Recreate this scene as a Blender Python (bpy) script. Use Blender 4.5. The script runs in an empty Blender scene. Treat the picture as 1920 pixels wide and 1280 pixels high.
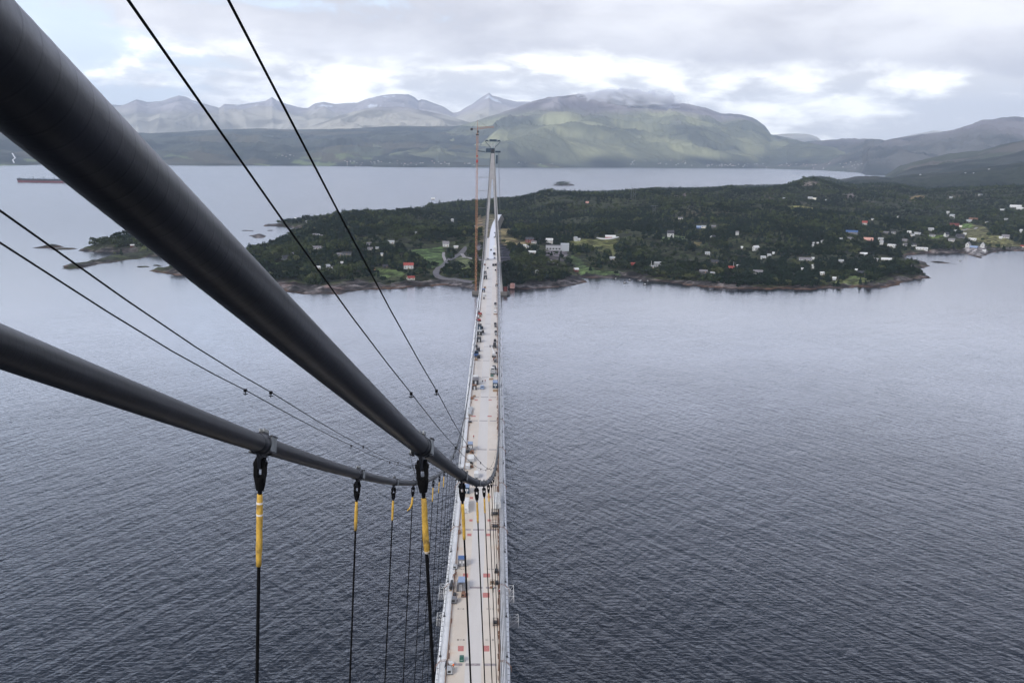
import bpy, math, random
import numpy as np
from mathutils import Vector, Matrix
R_ = math.radians
random.seed(7); rng = np.random.default_rng(11)
SC = bpy.context.scene
COL = SC.collection

# ---------------------------------------------------------------- camera
CF, CP, CRO, CYA = 1790.2, 0.19977, -0.01766, 0.01978      # focal (px at 1920), pitch, roll, yaw
CAM = np.array([3.983, -2.226, 174.13])
_s, _c, _sp, _cp = math.sin(CYA), math.cos(CYA), math.sin(CP), math.cos(CP)
FW = np.array([_s*_cp, _c*_cp, -_sp])
_r0 = np.array([_c, -_s, 0.0]); _u0 = np.array([_s*_sp, _c*_sp, _cp])
RT = _r0*math.cos(CRO) - _u0*math.sin(CRO)
UP = _r0*math.sin(CRO) + _u0*math.cos(CRO)
cd = bpy.data.cameras.new('camera'); cam = bpy.data.objects.new('camera', cd); COL.objects.link(cam)
cam.matrix_world = Matrix(((RT[0], UP[0], -FW[0], CAM[0]), (RT[1], UP[1], -FW[1], CAM[1]), (RT[2], UP[2], -FW[2], CAM[2]), (0, 0, 0, 1)))
cd.sensor_width = 36.0; cd.lens = 36.0*CF/1920.0; cd.clip_start = 0.2; cd.clip_end = 90000
SC.camera = cam

def ray(px, py):
    d = FW*CF + RT*(px-960) + UP*(640-py)
    return d/np.linalg.norm(d)
def ground(px, py, z=0.0):
    d = ray(px, py); return CAM + d*((z-CAM[2])/d[2])
def at(px, py, D):
    d = ray(px, py); return CAM + d*(D/math.hypot(d[0], d[1]))
def project(P):
    d = np.asarray(P, float)-CAM; f = d@FW
    return np.stack([960+CF*(d@RT)/f, 640-CF*(d@UP)/f], -1)

# ---------------------------------------------------------------- node helpers
class NT:
    def __init__(s, tree): s.t = tree; s.n = tree.nodes; s.l = tree.links; s.n.clear()
    def add(s, typ, props=None, ins=None):
        n = s.n.new(typ)
        for k, v in (props or {}).items(): setattr(n, k, v)
        for k, v in (ins or {}).items():
            if isinstance(v, bpy.types.NodeSocket): s.l.new(v, n.inputs[k])
            else: n.inputs[k].default_value = v
        return n
    def math(s, op, a, b=None, clamp=False):
        n = s.add('ShaderNodeMath', {'operation': op, 'use_clamp': clamp}, {0: a})
        if b is not None:
            if isinstance(b, bpy.types.NodeSocket): s.l.new(b, n.inputs[1])
            else: n.inputs[1].default_value = b
        return n.outputs[0]
    def mix(s, fac, a, b):
        n = s.n.new('ShaderNodeMix'); n.data_type = 'RGBA'
        for k, v in ((0, fac), (6, a), (7, b)):
            if isinstance(v, bpy.types.NodeSocket): s.l.new(v, n.inputs[k])
            else: n.inputs[k].default_value = v if k == 0 else (*v[:3], 1)
        return n.outputs[2]
    def ramp(s, fac, stops):
        n = s.n.new('ShaderNodeMapRange'); n.interpolation_type = 'SMOOTHSTEP'
        s.l.new(fac, n.inputs[0]); n.inputs[1].default_value, n.inputs[2].default_value = stops
        return n.outputs[0]
    def noise(s, vec, scale, detail=4, rough=.55, dist=0.0, dim='3D'):
        n = s.add('ShaderNodeTexNoise', {'noise_dimensions': dim}, {'Vector': vec, 'Scale': scale, 'Detail': detail, 'Roughness': rough, 'Distortion': dist})
        return n.outputs[0]

# ---------------------------------------------------------------- sky and light
SUN_EL, SUN_AZ = R_(34), R_(222)       # azimuth measured clockwise from +Y: behind the camera and to its left
w = bpy.data.worlds.new('World'); SC.world = w; w.use_nodes = True
N = NT(w.node_tree)
tc = N.add('ShaderNodeTexCoord'); gen = tc.outputs['Generated']
sep = N.add('ShaderNodeSeparateXYZ', None, {0: gen})
zc = N.math('MAXIMUM', sep.outputs[2], 0.0)
sky = N.add('ShaderNodeTexSky', {'sky_type': 'NISHITA', 'sun_disc': False, 'sun_elevation': SUN_EL, 'sun_rotation': SUN_AZ, 'altitude': 170.0, 'dust_density': 2.5})
mp = N.add('ShaderNodeMapping', None, {0: gen, 'Scale': (3.6, 3.6, 10.5), 'Location': (0.35, 0.1, 0.4)})
mp2 = N.add('ShaderNodeMapping', None, {0: gen, 'Scale': (2.0, 2.0, 7.0), 'Location': (4.1, 2.0, 1.35)})
n1 = N.noise(mp.outputs[0], 2.0, 8, .58, .25)
n2 = N.noise(mp2.outputs[0], 1.2, 5, .5, .3)
n3 = N.noise(mp.outputs[0], 5.5, 7, .62, .35)
# how much of the grey cloud deck: grows with elevation, deeper over to the right, ragged lower edge
edge = N.math('ADD', N.math('MULTIPLY', zc, 16.0), N.math('MULTIPLY', sep.outputs[0], 0.55))
edge = N.math('ADD', edge, N.math('MULTIPLY', N.math('SUBTRACT', n2, 0.5), 1.5))
edge = N.math('ADD', edge, N.math('MULTIPLY', N.math('SUBTRACT', n3, 0.5), 0.8))
deck = N.ramp(edge, (1.22, 1.58))
puff = N.ramp(N.math('ADD', N.math('MULTIPLY', n1, .65), N.math('MULTIPLY', n3, .35)), (0.42, 0.60))
low = N.mix(puff, (5.2, 5.2, 5.3), (12.0, 11.9, 11.4))
dcol = N.mix(N.ramp(N.math('ADD', N.math('MULTIPLY', n1, .5), N.math('MULTIPLY', n2, .5)), (0.36, 0.66)), (3.5, 3.5, 3.85), (6.1, 6.1, 6.3))
cl = N.mix(deck, low, dcol)
hole = N.ramp(N.math('SUBTRACT', N.math('MULTIPLY', sep.outputs[0], -0.55), N.math('ADD', N.math('MULTIPLY', n2, 0.6), N.math('MULTIPLY', n1, 0.9))), (-0.62, -0.50))
blue = N.mix(0.62, sky.outputs[0], (6.4, 7.5, 9.0))
hz = N.mix(N.math('MULTIPLY', hole, .8), cl, blue)
hz = N.mix(N.math('MULTIPLY', N.ramp(sep.outputs[2], (.13, .22)), .55), hz, (5.8, 6.6, 9.0))
below = N.ramp(sep.outputs[2], (-0.02, 0.0))
up = N.math('SUBTRACT', N.math('ADD', N.math('MULTIPLY', N.ramp(sep.outputs[2], (.135, .20)), 2.0), 1.0), N.math('MULTIPLY', N.ramp(sep.outputs[2], (.21, .38)), 2.66))  # bright band above the view added to lift water reflections, zenith dimmed
hz = N.add('ShaderNodeVectorMath', {'operation': 'SCALE'}, {0: hz, 'Scale': up}).outputs[0]
fin = N.mix(below, (4.2, 4.3, 4.9), hz)
bg = N.add('ShaderNodeBackground', None, {'Color': fin, 'Strength': 0.1})
out = N.add('ShaderNodeOutputWorld'); N.l.new(bg.outputs[0], out.inputs[0])
w.cycles.sampling_method = 'MANUAL'; w.cycles.sample_map_resolution = 512

sd = bpy.data.lights.new('sun', 'SUN'); sd.energy = 1.3; sd.angle = R_(18); sd.color = (1.0, .95, .88)
sun = bpy.data.objects.new('sun', sd); COL.objects.link(sun)
_sv = Vector((math.sin(SUN_AZ)*math.cos(SUN_EL), math.cos(SUN_AZ)*math.cos(SUN_EL), math.sin(SUN_EL)))
sun.rotation_euler = _sv.to_track_quat('Z', 'Y').to_euler(); sun.location = (0, -200, 600)
SC.view_settings.view_transform = 'Standard'; SC.view_settings.look = 'None'
SC.view_settings.exposure = 1.0; SC.view_settings.gamma = 1.0
SC.cycles.max_bounces = 6; SC.cycles.diffuse_bounces = 2; SC.cycles.glossy_bounces = 3; SC.cycles.volume_bounces = 0
SC.cycles.use_denoising = True

# ---------------------------------------------------------------- mesh helpers
class MB:
    def __init__(s): s.v = []; s.f = []; s.m = []; s.k = 0
    def raw(s, vs, fs, m=0):
        b = len(s.v); s.v += [tuple(map(float, q)) for q in vs]
        for f in fs: s.f.append(tuple(b+i for i in f)); s.m.append(m)
        return s
    def box(s, c, d, rz=0.0, m=0, taper=1.0):
        x, y, z = d[0]/2, d[1]/2, d[2]/2; co, si = math.cos(rz), math.sin(rz); vs = []
        for zz in (-z, z):
            t = taper if zz > 0 else 1.0
            for xx, yy in ((-x, -y), (x, -y), (x, y), (-x, y)):
                xx *= t; yy *= t
                vs.append((c[0]+xx*co-yy*si, c[1]+xx*si+yy*co, c[2]+zz))
        return s.raw(vs, [(3, 2, 1, 0), (4, 5, 6, 7), (0, 1, 5, 4), (1, 2, 6, 5), (2, 3, 7, 6), (3, 0, 4, 7)], m)
    def tube(s, pts, r, n=6, m=0, cap=True):
        pts = [Vector(p) for p in pts]; rs = r if isinstance(r, (list, tuple)) else [r]*len(pts)
        d0 = (pts[1]-pts[0]).normalized()
        ref = Vector((0, 0, 1)) if abs(d0.z) < .95 else Vector((1, 0, 0))
        vs = []; fs = []
        for i, p in enumerate(pts):
            d = (pts[min(i+1, len(pts)-1)]-pts[max(i-1, 0)]).normalized()
            a = d.cross(ref).normalized(); b = a.cross(d)
            for k in range(n):
                t = 2*math.pi*k/n; vs.append(p+(a*math.cos(t)+b*math.sin(t))*rs[i])
        for i in range(len(pts)-1):
            for k in range(n):
                k2 = (k+1) % n; fs.append((i*n+k, i*n+k2, (i+1)*n+k2, (i+1)*n+k))
        if cap: fs.append(tuple(range(n))[::-1]); fs.append(tuple((len(pts)-1)*n+k for k in range(n)))
        return s.raw(vs, fs, m)
    def gable(s, w_, d_, h, rh, over=0.4, m=0, z0=0.0):       # roof prism, ridge along x
        x, y = w_/2+over, d_/2+over; z = z0+h; t = .22
        k = rh/(d_/2)*over; z -= k
        vs = [(-x, -y, z), (x, -y, z), (x, y, z), (-x, y, z), (-x, 0, z+rh+k), (x, 0, z+rh+k),
              (-x, -y, z-t), (x, -y, z-t), (x, y, z-t), (-x, y, z-t), (-x, 0, z+rh+k-t), (x, 0, z+rh+k-t)]
        return s.raw(vs, [(0, 1, 5, 4), (2, 3, 4, 5), (7, 6, 10, 11), (9, 8, 11, 10), (6, 7, 1, 0), (8, 9, 3, 2),
                          (6, 0, 4, 10), (3, 9, 10, 4), (1, 7, 11, 5), (8, 2, 5, 11)], m)
    def mesh(s, name, mats, smooth=False):
        me = bpy.data.meshes.new(name); me.from_pydata(s.v, [], s.f)
        for mm in (mats if isinstance(mats, (list, tuple)) else [mats]): me.materials.append(mm)
        if any(s.m): me.polygons.foreach_set('material_index', s.m)
        if smooth: me.polygons.foreach_set('use_smooth', [True]*len(s.f))
        me.update(); return me
    def build(s, name, mats, parent=None, smooth=False, loc=None):
        o = bpy.data.objects.new(name, s.mesh(name, mats, smooth)); COL.objects.link(o)
        if parent is not None: o.parent = parent
        if loc is not None: o.location = loc
        return o
def tag(o, label=None, cat=None, group=None, kind=None):
    if label: o['label'] = label
    if cat: o['category'] = cat
    if group: o['group'] = group
    if kind: o['kind'] = kind
    return o
def empty(name, loc=(0, 0, 0), rz=0.0, **k):
    o = bpy.data.objects.new(name, None); COL.objects.link(o); o.location = loc; o.rotation_euler = (0, 0, rz)
    o.empty_display_size = .5
    return tag(o, **k)
KIDS = {}
def copy_tree(o, parent=None):
    c = o.copy(); COL.objects.link(c)
    if parent is not None: c.parent = parent
    for ch in list(o.children): copy_tree(ch, c)
    return c
def npmesh(name, v, f, mats, smooth=False, colors=None, nper=4):
    me = bpy.data.meshes.new(name); nv, nf = len(v), len(f)
    me.vertices.add(nv); me.vertices.foreach_set('co', np.ascontiguousarray(v, np.float32).ravel())
    me.loops.add(nf*nper); me.loops.foreach_set('vertex_index', np.ascontiguousarray(f, np.int32).ravel())
    me.polygons.add(nf); me.polygons.foreach_set('loop_start', np.arange(nf, dtype=np.int32)*nper)
    me.polygons.foreach_set('loop_total', np.full(nf, nper, np.int32))
    if smooth: me.polygons.foreach_set('use_smooth', np.ones(nf, bool))
    if colors is not None:
        a = me.color_attributes.new('tint', 'FLOAT_COLOR', 'POINT')
        a.data.foreach_set('color', np.ascontiguousarray(np.concatenate([colors, np.ones((nv, 1))], 1), np.float32).ravel())
    for m in (mats if isinstance(mats, (list, tuple)) else [mats]): me.materials.append(m)
    me.update(calc_edges=True); me.validate()
    o = bpy.data.objects.new(name, me); COL.objects.link(o); return o

# ---------------------------------------------------------------- numpy noise
_perm = rng.permutation(512).astype(np.int64)
def _h(ix, iy, sd):
    return _perm[(_perm[(ix+sd*17) & 511]+iy) & 511]/511.0
def vnoise(x, y, sd=0):
    ix = np.floor(x).astype(np.int64); iy = np.floor(y).astype(np.int64); fx = x-ix; fy = y-iy
    fx = fx*fx*fx*(fx*(fx*6-15)+10); fy = fy*fy*fy*(fy*(fy*6-15)+10)
    a = _h(ix, iy, sd); b = _h(ix+1, iy, sd); c = _h(ix, iy+1, sd); d = _h(ix+1, iy+1, sd)
    return (a*(1-fx)+b*fx)*(1-fy)+(c*(1-fx)+d*fx)*fy
def fbm(x, y, s, o=5, sd=0, g=.5):
    t = 0; a = 1; n = 0; x = x/s; y = y/s
    for i in range(o):
        t = t+a*vnoise(x+i*13.7, y+i*7.1, sd+i); n += a; a *= g; x = x*2.03+.3*y; y = y*2.03-.3*x/2.03
    return t/n
def ridged(x, y, s, o=5, sd=0, g=.55):
    t = 0; a = 1; n = 0; x = x/s; y = y/s
    for i in range(o):
        t = t+a*(1-np.abs(2*vnoise(x+i*9.7, y+i*5.3, sd+i)-1)); n += a; a *= g; x = x*2.1; y = y*2.1
    return t/n
def sstep(x, a, b):
    t = np.clip((x-a)/(b-a), 0, 1); return t*t*(3-2*t)

# ---------------------------------------------------------------- materials
def pmat(name, col, rough=.6, metal=0.0, var=.12, scale=3.0, bump=0.0, spec=.5, dirt=None, dscale=.6, damt=.35):
    m = bpy.data.materials.new(name); m.use_nodes = True; N = NT(m.node_tree)
    g = N.add('ShaderNodeTexCoord').outputs['Object']
    n = N.noise(g, scale, 5, .6)
    a = tuple(c*(1-var) for c in col); b = tuple(min(1, c*(1+var)) for c in col)
    c = N.mix(N.ramp(n, (.3, .7)), a, b)
    if dirt: c = N.mix(N.math('MULTIPLY', N.ramp(N.noise(g, dscale, 6, .65), (.48, .72)), damt), c, dirt)
    p = N.add('ShaderNodeBsdfPrincipled', None, {'Base Color': c, 'Roughness': rough, 'Metallic': metal, 'Specular IOR Level': spec})
    if bump:
        bb = N.add('ShaderNodeBump', None, {'Height': n, 'Distance': bump, 'Strength': .8}); N.l.new(bb.outputs[0], p.inputs['Normal'])
    o = N.add('ShaderNodeOutputMaterial'); N.l.new(p.outputs[0], o.inputs[0]); return m
def vmat(name, rough=.9, scale=.05, amt=.25, spec=.1, bump=0.0, bscale=.2, crack=0.0):
    m = bpy.data.materials.new(name); m.use_nodes = True; N = NT(m.node_tree)
    a = N.add('ShaderNodeAttribute', {'attribute_name': 'tint'}).outputs[0]
    g = N.add('ShaderNodeNewGeometry').outputs['Position']
    n = N.noise(g, scale, 6, .65)
    k = N.math('ADD', N.math('MULTIPLY', n, 2*amt), 1-amt)
    if crack:
        mpp = N.add('ShaderNodeMapping', {'vector_type': 'TEXTURE'}, {0: g, 'Rotation': (0, 0, R_(25)), 'Scale': (2.4, 1, 1)}).outputs[0]
        q = N.ramp(N.noise(mpp, crack, 5, .7, .6), (.42, .60)); k = N.math('MULTIPLY', k, N.math('ADD', N.math('MULTIPLY', q, 1.15), .35))
    c = N.add('ShaderNodeVectorMath', {'operation': 'SCALE'}, {0: a, 'Scale': k}).outputs[0]
    p = N.add('ShaderNodeBsdfPrincipled', None, {'Base Color': c, 'Roughness': rough, 'Specular IOR Level': spec})
    if bump:
        bb = N.add('ShaderNodeBump', None, {'Height': N.noise(g, bscale, 6, .65), 'Distance': bump}); N.l.new(bb.outputs[0], p.inputs['Normal'])
    o = N.add('ShaderNodeOutputMaterial'); N.l.new(p.outputs[0], o.inputs[0]); return m

M = {}
M['concrete'] = pmat('concrete', (.31, .30, .30), .8, var=.1, scale=.15, dirt=(.25, .24, .23), dscale=.12)
M['pier'] = pmat('pier_concrete', (.12, .11, .10), .8, dirt=(.05, .045, .04))
M['crane'] = pmat('crane_orange', (.38, .18, .09), .5, var=.15)
M['blue'] = pmat('blue_steel', (.008, .030, .055), .5)
M['bluepaint'] = pmat('blue_paint', (.055, .12, .28), .5)
M['bluelight'] = pmat('pale_blue_sheet', (.24, .31, .45), .5)
M['white'] = pmat('white_paint', (.64, .64, .63), .5, var=.05, dirt=(.5, .48, .45), damt=.25)
M['girder'] = pmat('girder_paint', (.70, .70, .70), .45, var=.04, scale=.3, dirt=(.42, .38, .34), dscale=.25, damt=.45)
M['grey'] = pmat('grey_paint', (.15, .15, .16), .6)
M['lgrey'] = pmat('light_grey_paint', (.36, .37, .38), .6)
M['dark'] = pmat('dark_plastic', (.018, .018, .02), .5)
M['black'] = pmat('black_rubber', (.008, .008, .008), .7)
M['steel'] = pmat('galvanised_steel', (.42, .44, .45), .45, metal=.5)
M['yellow'] = pmat('yellow_foam', (.52, .31, .045), .75, var=.2, scale=5, dirt=(.10, .07, .03), dscale=2.2, damt=.8)
M['tape'] = pmat('pale_tape', (.72, .66, .58), .6)
M['red'] = pmat('red_paint', (.33, .04, .035), .5)
M['pink'] = pmat('salmon_paint', (.60, .32, .26), .6)
M['orange'] = pmat('orange_cloth', (.80, .16, .03), .7)
M['green'] = pmat('green_paint', (.02, .10, .075), .4)
M['rust'] = pmat('rusty_steel', (.20, .10, .06), .8)
M['wood'] = pmat('wood', (.30, .20, .12), .8)
M['glass'] = pmat('window_glass', (.03, .035, .04), .12)
M['skin'] = pmat('skin', (.50, .30, .22), .6)
M['roofdark'] = pmat('dark_roof', (.045, .045, .055), .7)
M['roofgrey'] = pmat('grey_roof', (.20, .19, .20), .7)
M['roofred'] = pmat('red_tile_roof', (.30, .06, .045), .7)
M['barn'] = pmat('barn_red', (.13, .028, .022), .8)
M['cream'] = pmat('cream_wall', (.72, .68, .58), .7)
M['darkwall'] = pmat('dark_wall', (.06, .055, .055), .8)
M['pinkwall'] = pmat('pink_wall', (.52, .30, .26), .8)
M['asphalt'] = pmat('asphalt', (.13, .125, .14), .85, var=.15, scale=.2)
M['gravel'] = pmat('gravel', (.30, .28, .29), .9, var=.25, scale=.3)
M['bark'] = pmat('bark', (.06, .045, .035), .9)
M['rope'] = pmat('rope_sheath', (.004, .004, .0045), .7, spec=.1)
M['housewhite'] = pmat('house_wall', (.50, .50, .48), .7, var=.1, scale=.8)
M['hull'] = pmat('ship_red_hull', (.15, .022, .026), .6)
M['hulltop'] = pmat('ship_dark_topside', (.010, .012, .018), .5)

# ================================================================ WATER
WB = 1.75; WR = 0.2; WC = .05
def make_water():
    m = bpy.data.materials.new('fjord_water'); m.use_nodes = True; N = NT(m.node_tree)
    g = N.add('ShaderNodeNewGeometry').outputs['Position']
    big = N.noise(g, .006, 5, .6)                # wind patches
    mid = N.noise(g, .03, 4, .6)
    def wv(deg, stretch, scale, det, dist):
        mpn = N.add('ShaderNodeMapping', {'vector_type': 'TEXTURE'}, {0: g, 'Rotation': (0, 0, R_(deg)), 'Scale': (stretch, 1.0, 1.0)}).outputs[0]
        return N.noise(mpn, scale, det, .5, dist)
    h1 = wv(62, 4.8, .25, 2, .25); h2 = wv(-54, 4.8, .24, 2, .25); h3 = wv(4, 2.4, .58, 4, .3); h4 = wv(-12, 1.7, 1.3, 4, .2); h5 = wv(30, 3.0, .07, 2, .3)
    amp = N.math('ADD', N.math('MULTIPLY', N.ramp(big, (.3, .7)), .32), .84)
    h = N.math('ADD', N.math('MULTIPLY', h1, .62), N.math('MULTIPLY', h2, .58)); h = N.math('ADD', h, N.math('MULTIPLY', h5, .5))
    h = N.math('ADD', h, N.math('MULTIPLY', h3, .36)); h = N.math('ADD', h, N.math('MULTIPLY', h4, .15))
    sx = N.add('ShaderNodeSeparateXYZ', None, {0: g})
    # the open strait under the span is choppy, the sheltered fjord beyond the peninsula is calm
    calm = N.math('ADD', N.math('MULTIPLY', N.math('POWER', 2.718, N.math('MULTIPLY', sx.outputs[1], -1/430.0)), 1.0), WC)
    h = N.math('MULTIPLY', h, calm)
    h = N.math('MULTIPLY', h, N.math('MULTIPLY', amp, N.math('ADD', N.math('MULTIPLY', mid, .3), .85)))
    rough = N.math('ADD', N.math('MULTIPLY', N.ramp(sx.outputs[1], (200, 2200)), WR), .07)
    b = N.add('ShaderNodeBump', None, {'Height': h, 'Distance': WB, 'Strength': 1.0})
    p = N.add('ShaderNodeBsdfPrincipled', None, {'Base Color': (.003, .007, .014, 1), 'Roughness': rough, 'IOR': 1.34, 'Normal': b.outputs[0]})
    o = N.add('ShaderNodeOutputMaterial'); N.l.new(p.outputs[0], o.inputs[0])
    mb = MB(); S = 45000
    mb.raw([(-S, -3000, 0), (S, -3000, 0), (S, 52000, 0), (-S, 52000, 0)], [(0, 1, 2, 3)])
    tag(mb.build('water', m), kind='structure', label='blue grey fjord water with fine wind ripples')
make_water()

# ================================================================ LAND OF THE PENINSULA
front = [(-60, 520), (150, 528), (283, 508), (300, 515), (330, 517), (362, 517), (420, 530), (480, 541), (520, 548), (553, 551), (585, 551), (635, 552), (650, 548), (695, 542), (745, 543), (760, 538), (800, 536), (830, 535), (850, 537), (890, 543),
         (955, 543), (985, 542), (1035, 539), (1067, 535), (1094, 530), (1090, 521), (1120, 519), (1155, 519), (1180, 521), (1195, 525), (1210, 526), (1235, 527), (1260, 531), (1297, 534), (1322, 537), (1372, 540), (1410, 541),
         (1440, 542), (1470, 542), (1522, 542), (1550, 539.5), (1580, 541), (1615, 539), (1655, 538), (1690, 533), (1702, 529), (1705, 523), (1730, 521), (1739, 517), (1737, 511), (1725, 506), (1742, 503), (1740, 497), (1727, 492),
         (1705, 490), (1692, 484), (1700, 478), (1727, 476), (1765, 476), (1795, 474), (1812, 476), (1822, 481), (1837, 484), (1845, 478), (1860, 476), (1875, 471), (1920, 470), (2020, 468), (2200, 462)]
front = front[2:]
P_front = [tuple(ground(x, y)[:2]) for x, y in front]
back = [tuple(ground(x, y)[:2]) for x, y in [(1590, 335), (1470, 346.5), (1300, 356), (1145, 361.5), (1000, 366)]]
back += [tuple(at(x, 300, D)[:2]) for x, D in [(905, 2950), (840, 2720), (800, 2620), (760, 2500), (700, 2420), (640, 2350)]]
back += [tuple(ground(x, y)[:2]) for x, y in [(605, 409), (560, 414), (540, 417.5), (520, 419.5), (500, 421), (497, 424), (515, 424), (540, 427), (562, 428), (560, 436), (545, 440), (525, 447), (518, 455), (500, 463), (470, 470), (430, 482), (380, 492), (330, 498), (300, 503)]]
farR = [tuple(at(2250, 300, D)[:2]) for D in (3600, 7200)] + [tuple(at(1700, 300, 7400)[:2])]
MAIN = P_front + farR + back
ISLETS = [([(136, 470), (175, 474), (225, 472), (250, 476), (262, 478), (300, 479), (345, 476), (345, 465), (300, 456), (262, 453), (230, 453), (195, 456), (165, 464)], 12, 1),
          ([(65, 465), (90, 465.5), (117, 464), (112, 460), (95, 459)], 5, 0),
          ([(88, 467.5), (110, 469), (145, 466), (142, 464), (110, 465)], 2, 0),
          ([(101, 505), (127, 505), (162, 502), (190, 495), (220, 492), (270, 484), (307, 479), (290, 475), (262, 474), (240, 476), (205, 483), (180, 489), (155, 493), (127, 498)], 5, 0),
          ([(155, 493), (175, 493), (176, 491), (158, 491)], 1.5, 0),
          ([(254, 503), (276, 503), (275, 500), (258, 500)], 3, 0),
          ([(283, 500), (300, 501), (302, 498), (288, 497)], 3, 0),
          ([(470, 447), (487, 447), (493, 443), (480, 438), (470, 440)], 4, 0),
          ([(500, 433), (509, 433), (508, 431), (501, 431)], 1.5, 0),
          ([(452, 433), (480, 432.5), (478, 431), (455, 431)], 1.5, 0),
          ([(1036, 348), (1055, 348.5), (1078, 348), (1060, 345.5), (1045, 345.5)], 9, 0),
          ([(1795, 495), (1755, 494), (1742, 491), (1748, 489), (1770, 490)], 2, 0)]
ISLETS = [([tuple(ground(x, y)[:2]) for x, y in pl], h, t) for pl, h, t in ISLETS]

sky_pts = [(600, 408, 2250), (628, 400, 2230), (655, 395, 2250), (672, 395, 2260), (705, 396, 2300), (742, 391, 2350), (767, 384, 2350), (805, 377, 2450), (855, 371, 2500), (905, 364, 2500), (925, 355, 2450), (955, 349, 2450), (990, 349, 2500), (1010, 354, 2600), (1060, 360, 2900), (1135, 364, 3200),
           (1185, 358, 3100), (1222, 354, 3100), (1297, 355, 3300), (1335, 355, 3400), (1365, 350, 3400), (1397, 354, 3400), (1435, 353, 3500), (1477, 347, 3500), (1510, 335, 3300), (1530, 331.5, 3300), (1552, 333, 3300), (1580, 342, 3300), (1600, 347, 3300), (1655, 343, 3400), (1690, 347, 3400), (1740, 357, 3300), (1800, 352, 3500), (1870, 350, 3600), (1990, 345, 3700), (2150, 340, 3700)]
ctrl = []
for x, y, D in sky_pts:
    q = at(x, y+1.2, D); ctrl.append((q[0], q[1], max(q[2]-7.5, 2)))
# lower benches: bay-side villages, meadows and shoreline shelves (world metres)
for x, y, z in [(-330, 1330, 7), (-250, 1420, 14), (-420, 1500, 10), (-160, 1290, 9), (-90, 1330, 12), (-300, 1620, 24), (-420, 1800, 22), (-120, 1560, 26), (-60, 1700, 34), (0, 1420, 30), (0, 1640, 38), (10, 1900, 42), (15, 2050, 52), (60, 1350, 22),
                (110, 1380, 20), (150, 1500, 24), (120, 1750, 40), (260, 1600, 26), (300, 1420, 10), (420, 1500, 14), (520, 1420, 12), (650, 1500, 16), (400, 1800, 32), (700, 1900, 34), (560, 2300, 48), (250, 2300, 55), (900, 2300, 40), (760, 1520, 12), (900, 1700, 14), (1000, 1900, 18), (1200, 2200, 26), (1400, 2600, 40), (1000, 2700, 45)]:
    ctrl.append((x, y, z))
for x, D in [(1650, 4700), (1800, 4700), (2000, 4700), (1400, 4700)]:
    q = at(x, 300, D); ctrl.append((q[0], q[1], 45))
ctrl = np.array(ctrl)
def _tps(r2): return .5*r2*np.log(r2+1e-9)
_cxy = ctrl[:, :2]/1000.0; _n = len(ctrl)
_K = _tps(((_cxy[:, None]-_cxy[None])**2).sum(-1))+np.eye(_n)*2e-3
_P = np.concatenate([np.ones((_n, 1)), _cxy], 1)
_A = np.block([[_K, _P], [_P.T, np.zeros((3, 3))]])
_W = np.linalg.solve(_A, np.concatenate([ctrl[:, 2], np.zeros(3)]))
def tps(x, y):
    q = np.stack([x, y], -1)/1000.0
    t = _W[_n]+_W[_n+1]*q[..., 0]+_W[_n+2]*q[..., 1]
    for i in range(_n): t = t+_W[i]*_tps(((q-_cxy[i])**2).sum(-1))
    return t
def pip(x, y, poly):
    ins = np.zeros(x.shape, bool); n = len(poly)
    for i in range(n):
        x1, y1 = poly[i]; x2, y2 = poly[(i+1) % n]
        if y1 == y2: continue
        c = ((y1 > y) != (y2 > y)) & (x < (x2-x1)*(y-y1)/(y2-y1)+x1); ins ^= c
    return ins
def pdist(x, y, poly):
    d = np.full(x.shape, 1e9); n = len(poly)
    for i in range(n):
        x1, y1 = poly[i]; x2, y2 = poly[(i+1) % n]; dx, dy = x2-x1, y2-y1
        t = np.clip(((x-x1)*dx+(y-y1)*dy)/(dx*dx+dy*dy+1e-9), 0, 1)
        d = np.minimum(d, (x-x1-t*dx)**2+(y-y1-t*dy)**2)
    return np.sqrt(d)
_k = [at(1545, 333, 2900), at(1235, 353, 2800), at(985, 347, 2350), at(1700, 352, 2900), at(1400, 352, 3100)]
_saz = np.array([(lambda q: math.atan2(q[0], q[1]))(at(x, y, D)) for x, y, D in sky_pts]); _sel = np.array([(lambda q: q[2]/math.hypot(q[0], q[1]))(ray(x, y-.6)) for x, y, D in sky_pts])
KNOLLS = [(_k[0][0], _k[0][1], 200, 9), (_k[1][0], _k[1][1], 230, 2), (_k[2][0], _k[2][1], 200, 2), (_k[3][0], _k[3][1], 260, 4), (_k[4][0], _k[4][1], 200, 1)]
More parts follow.
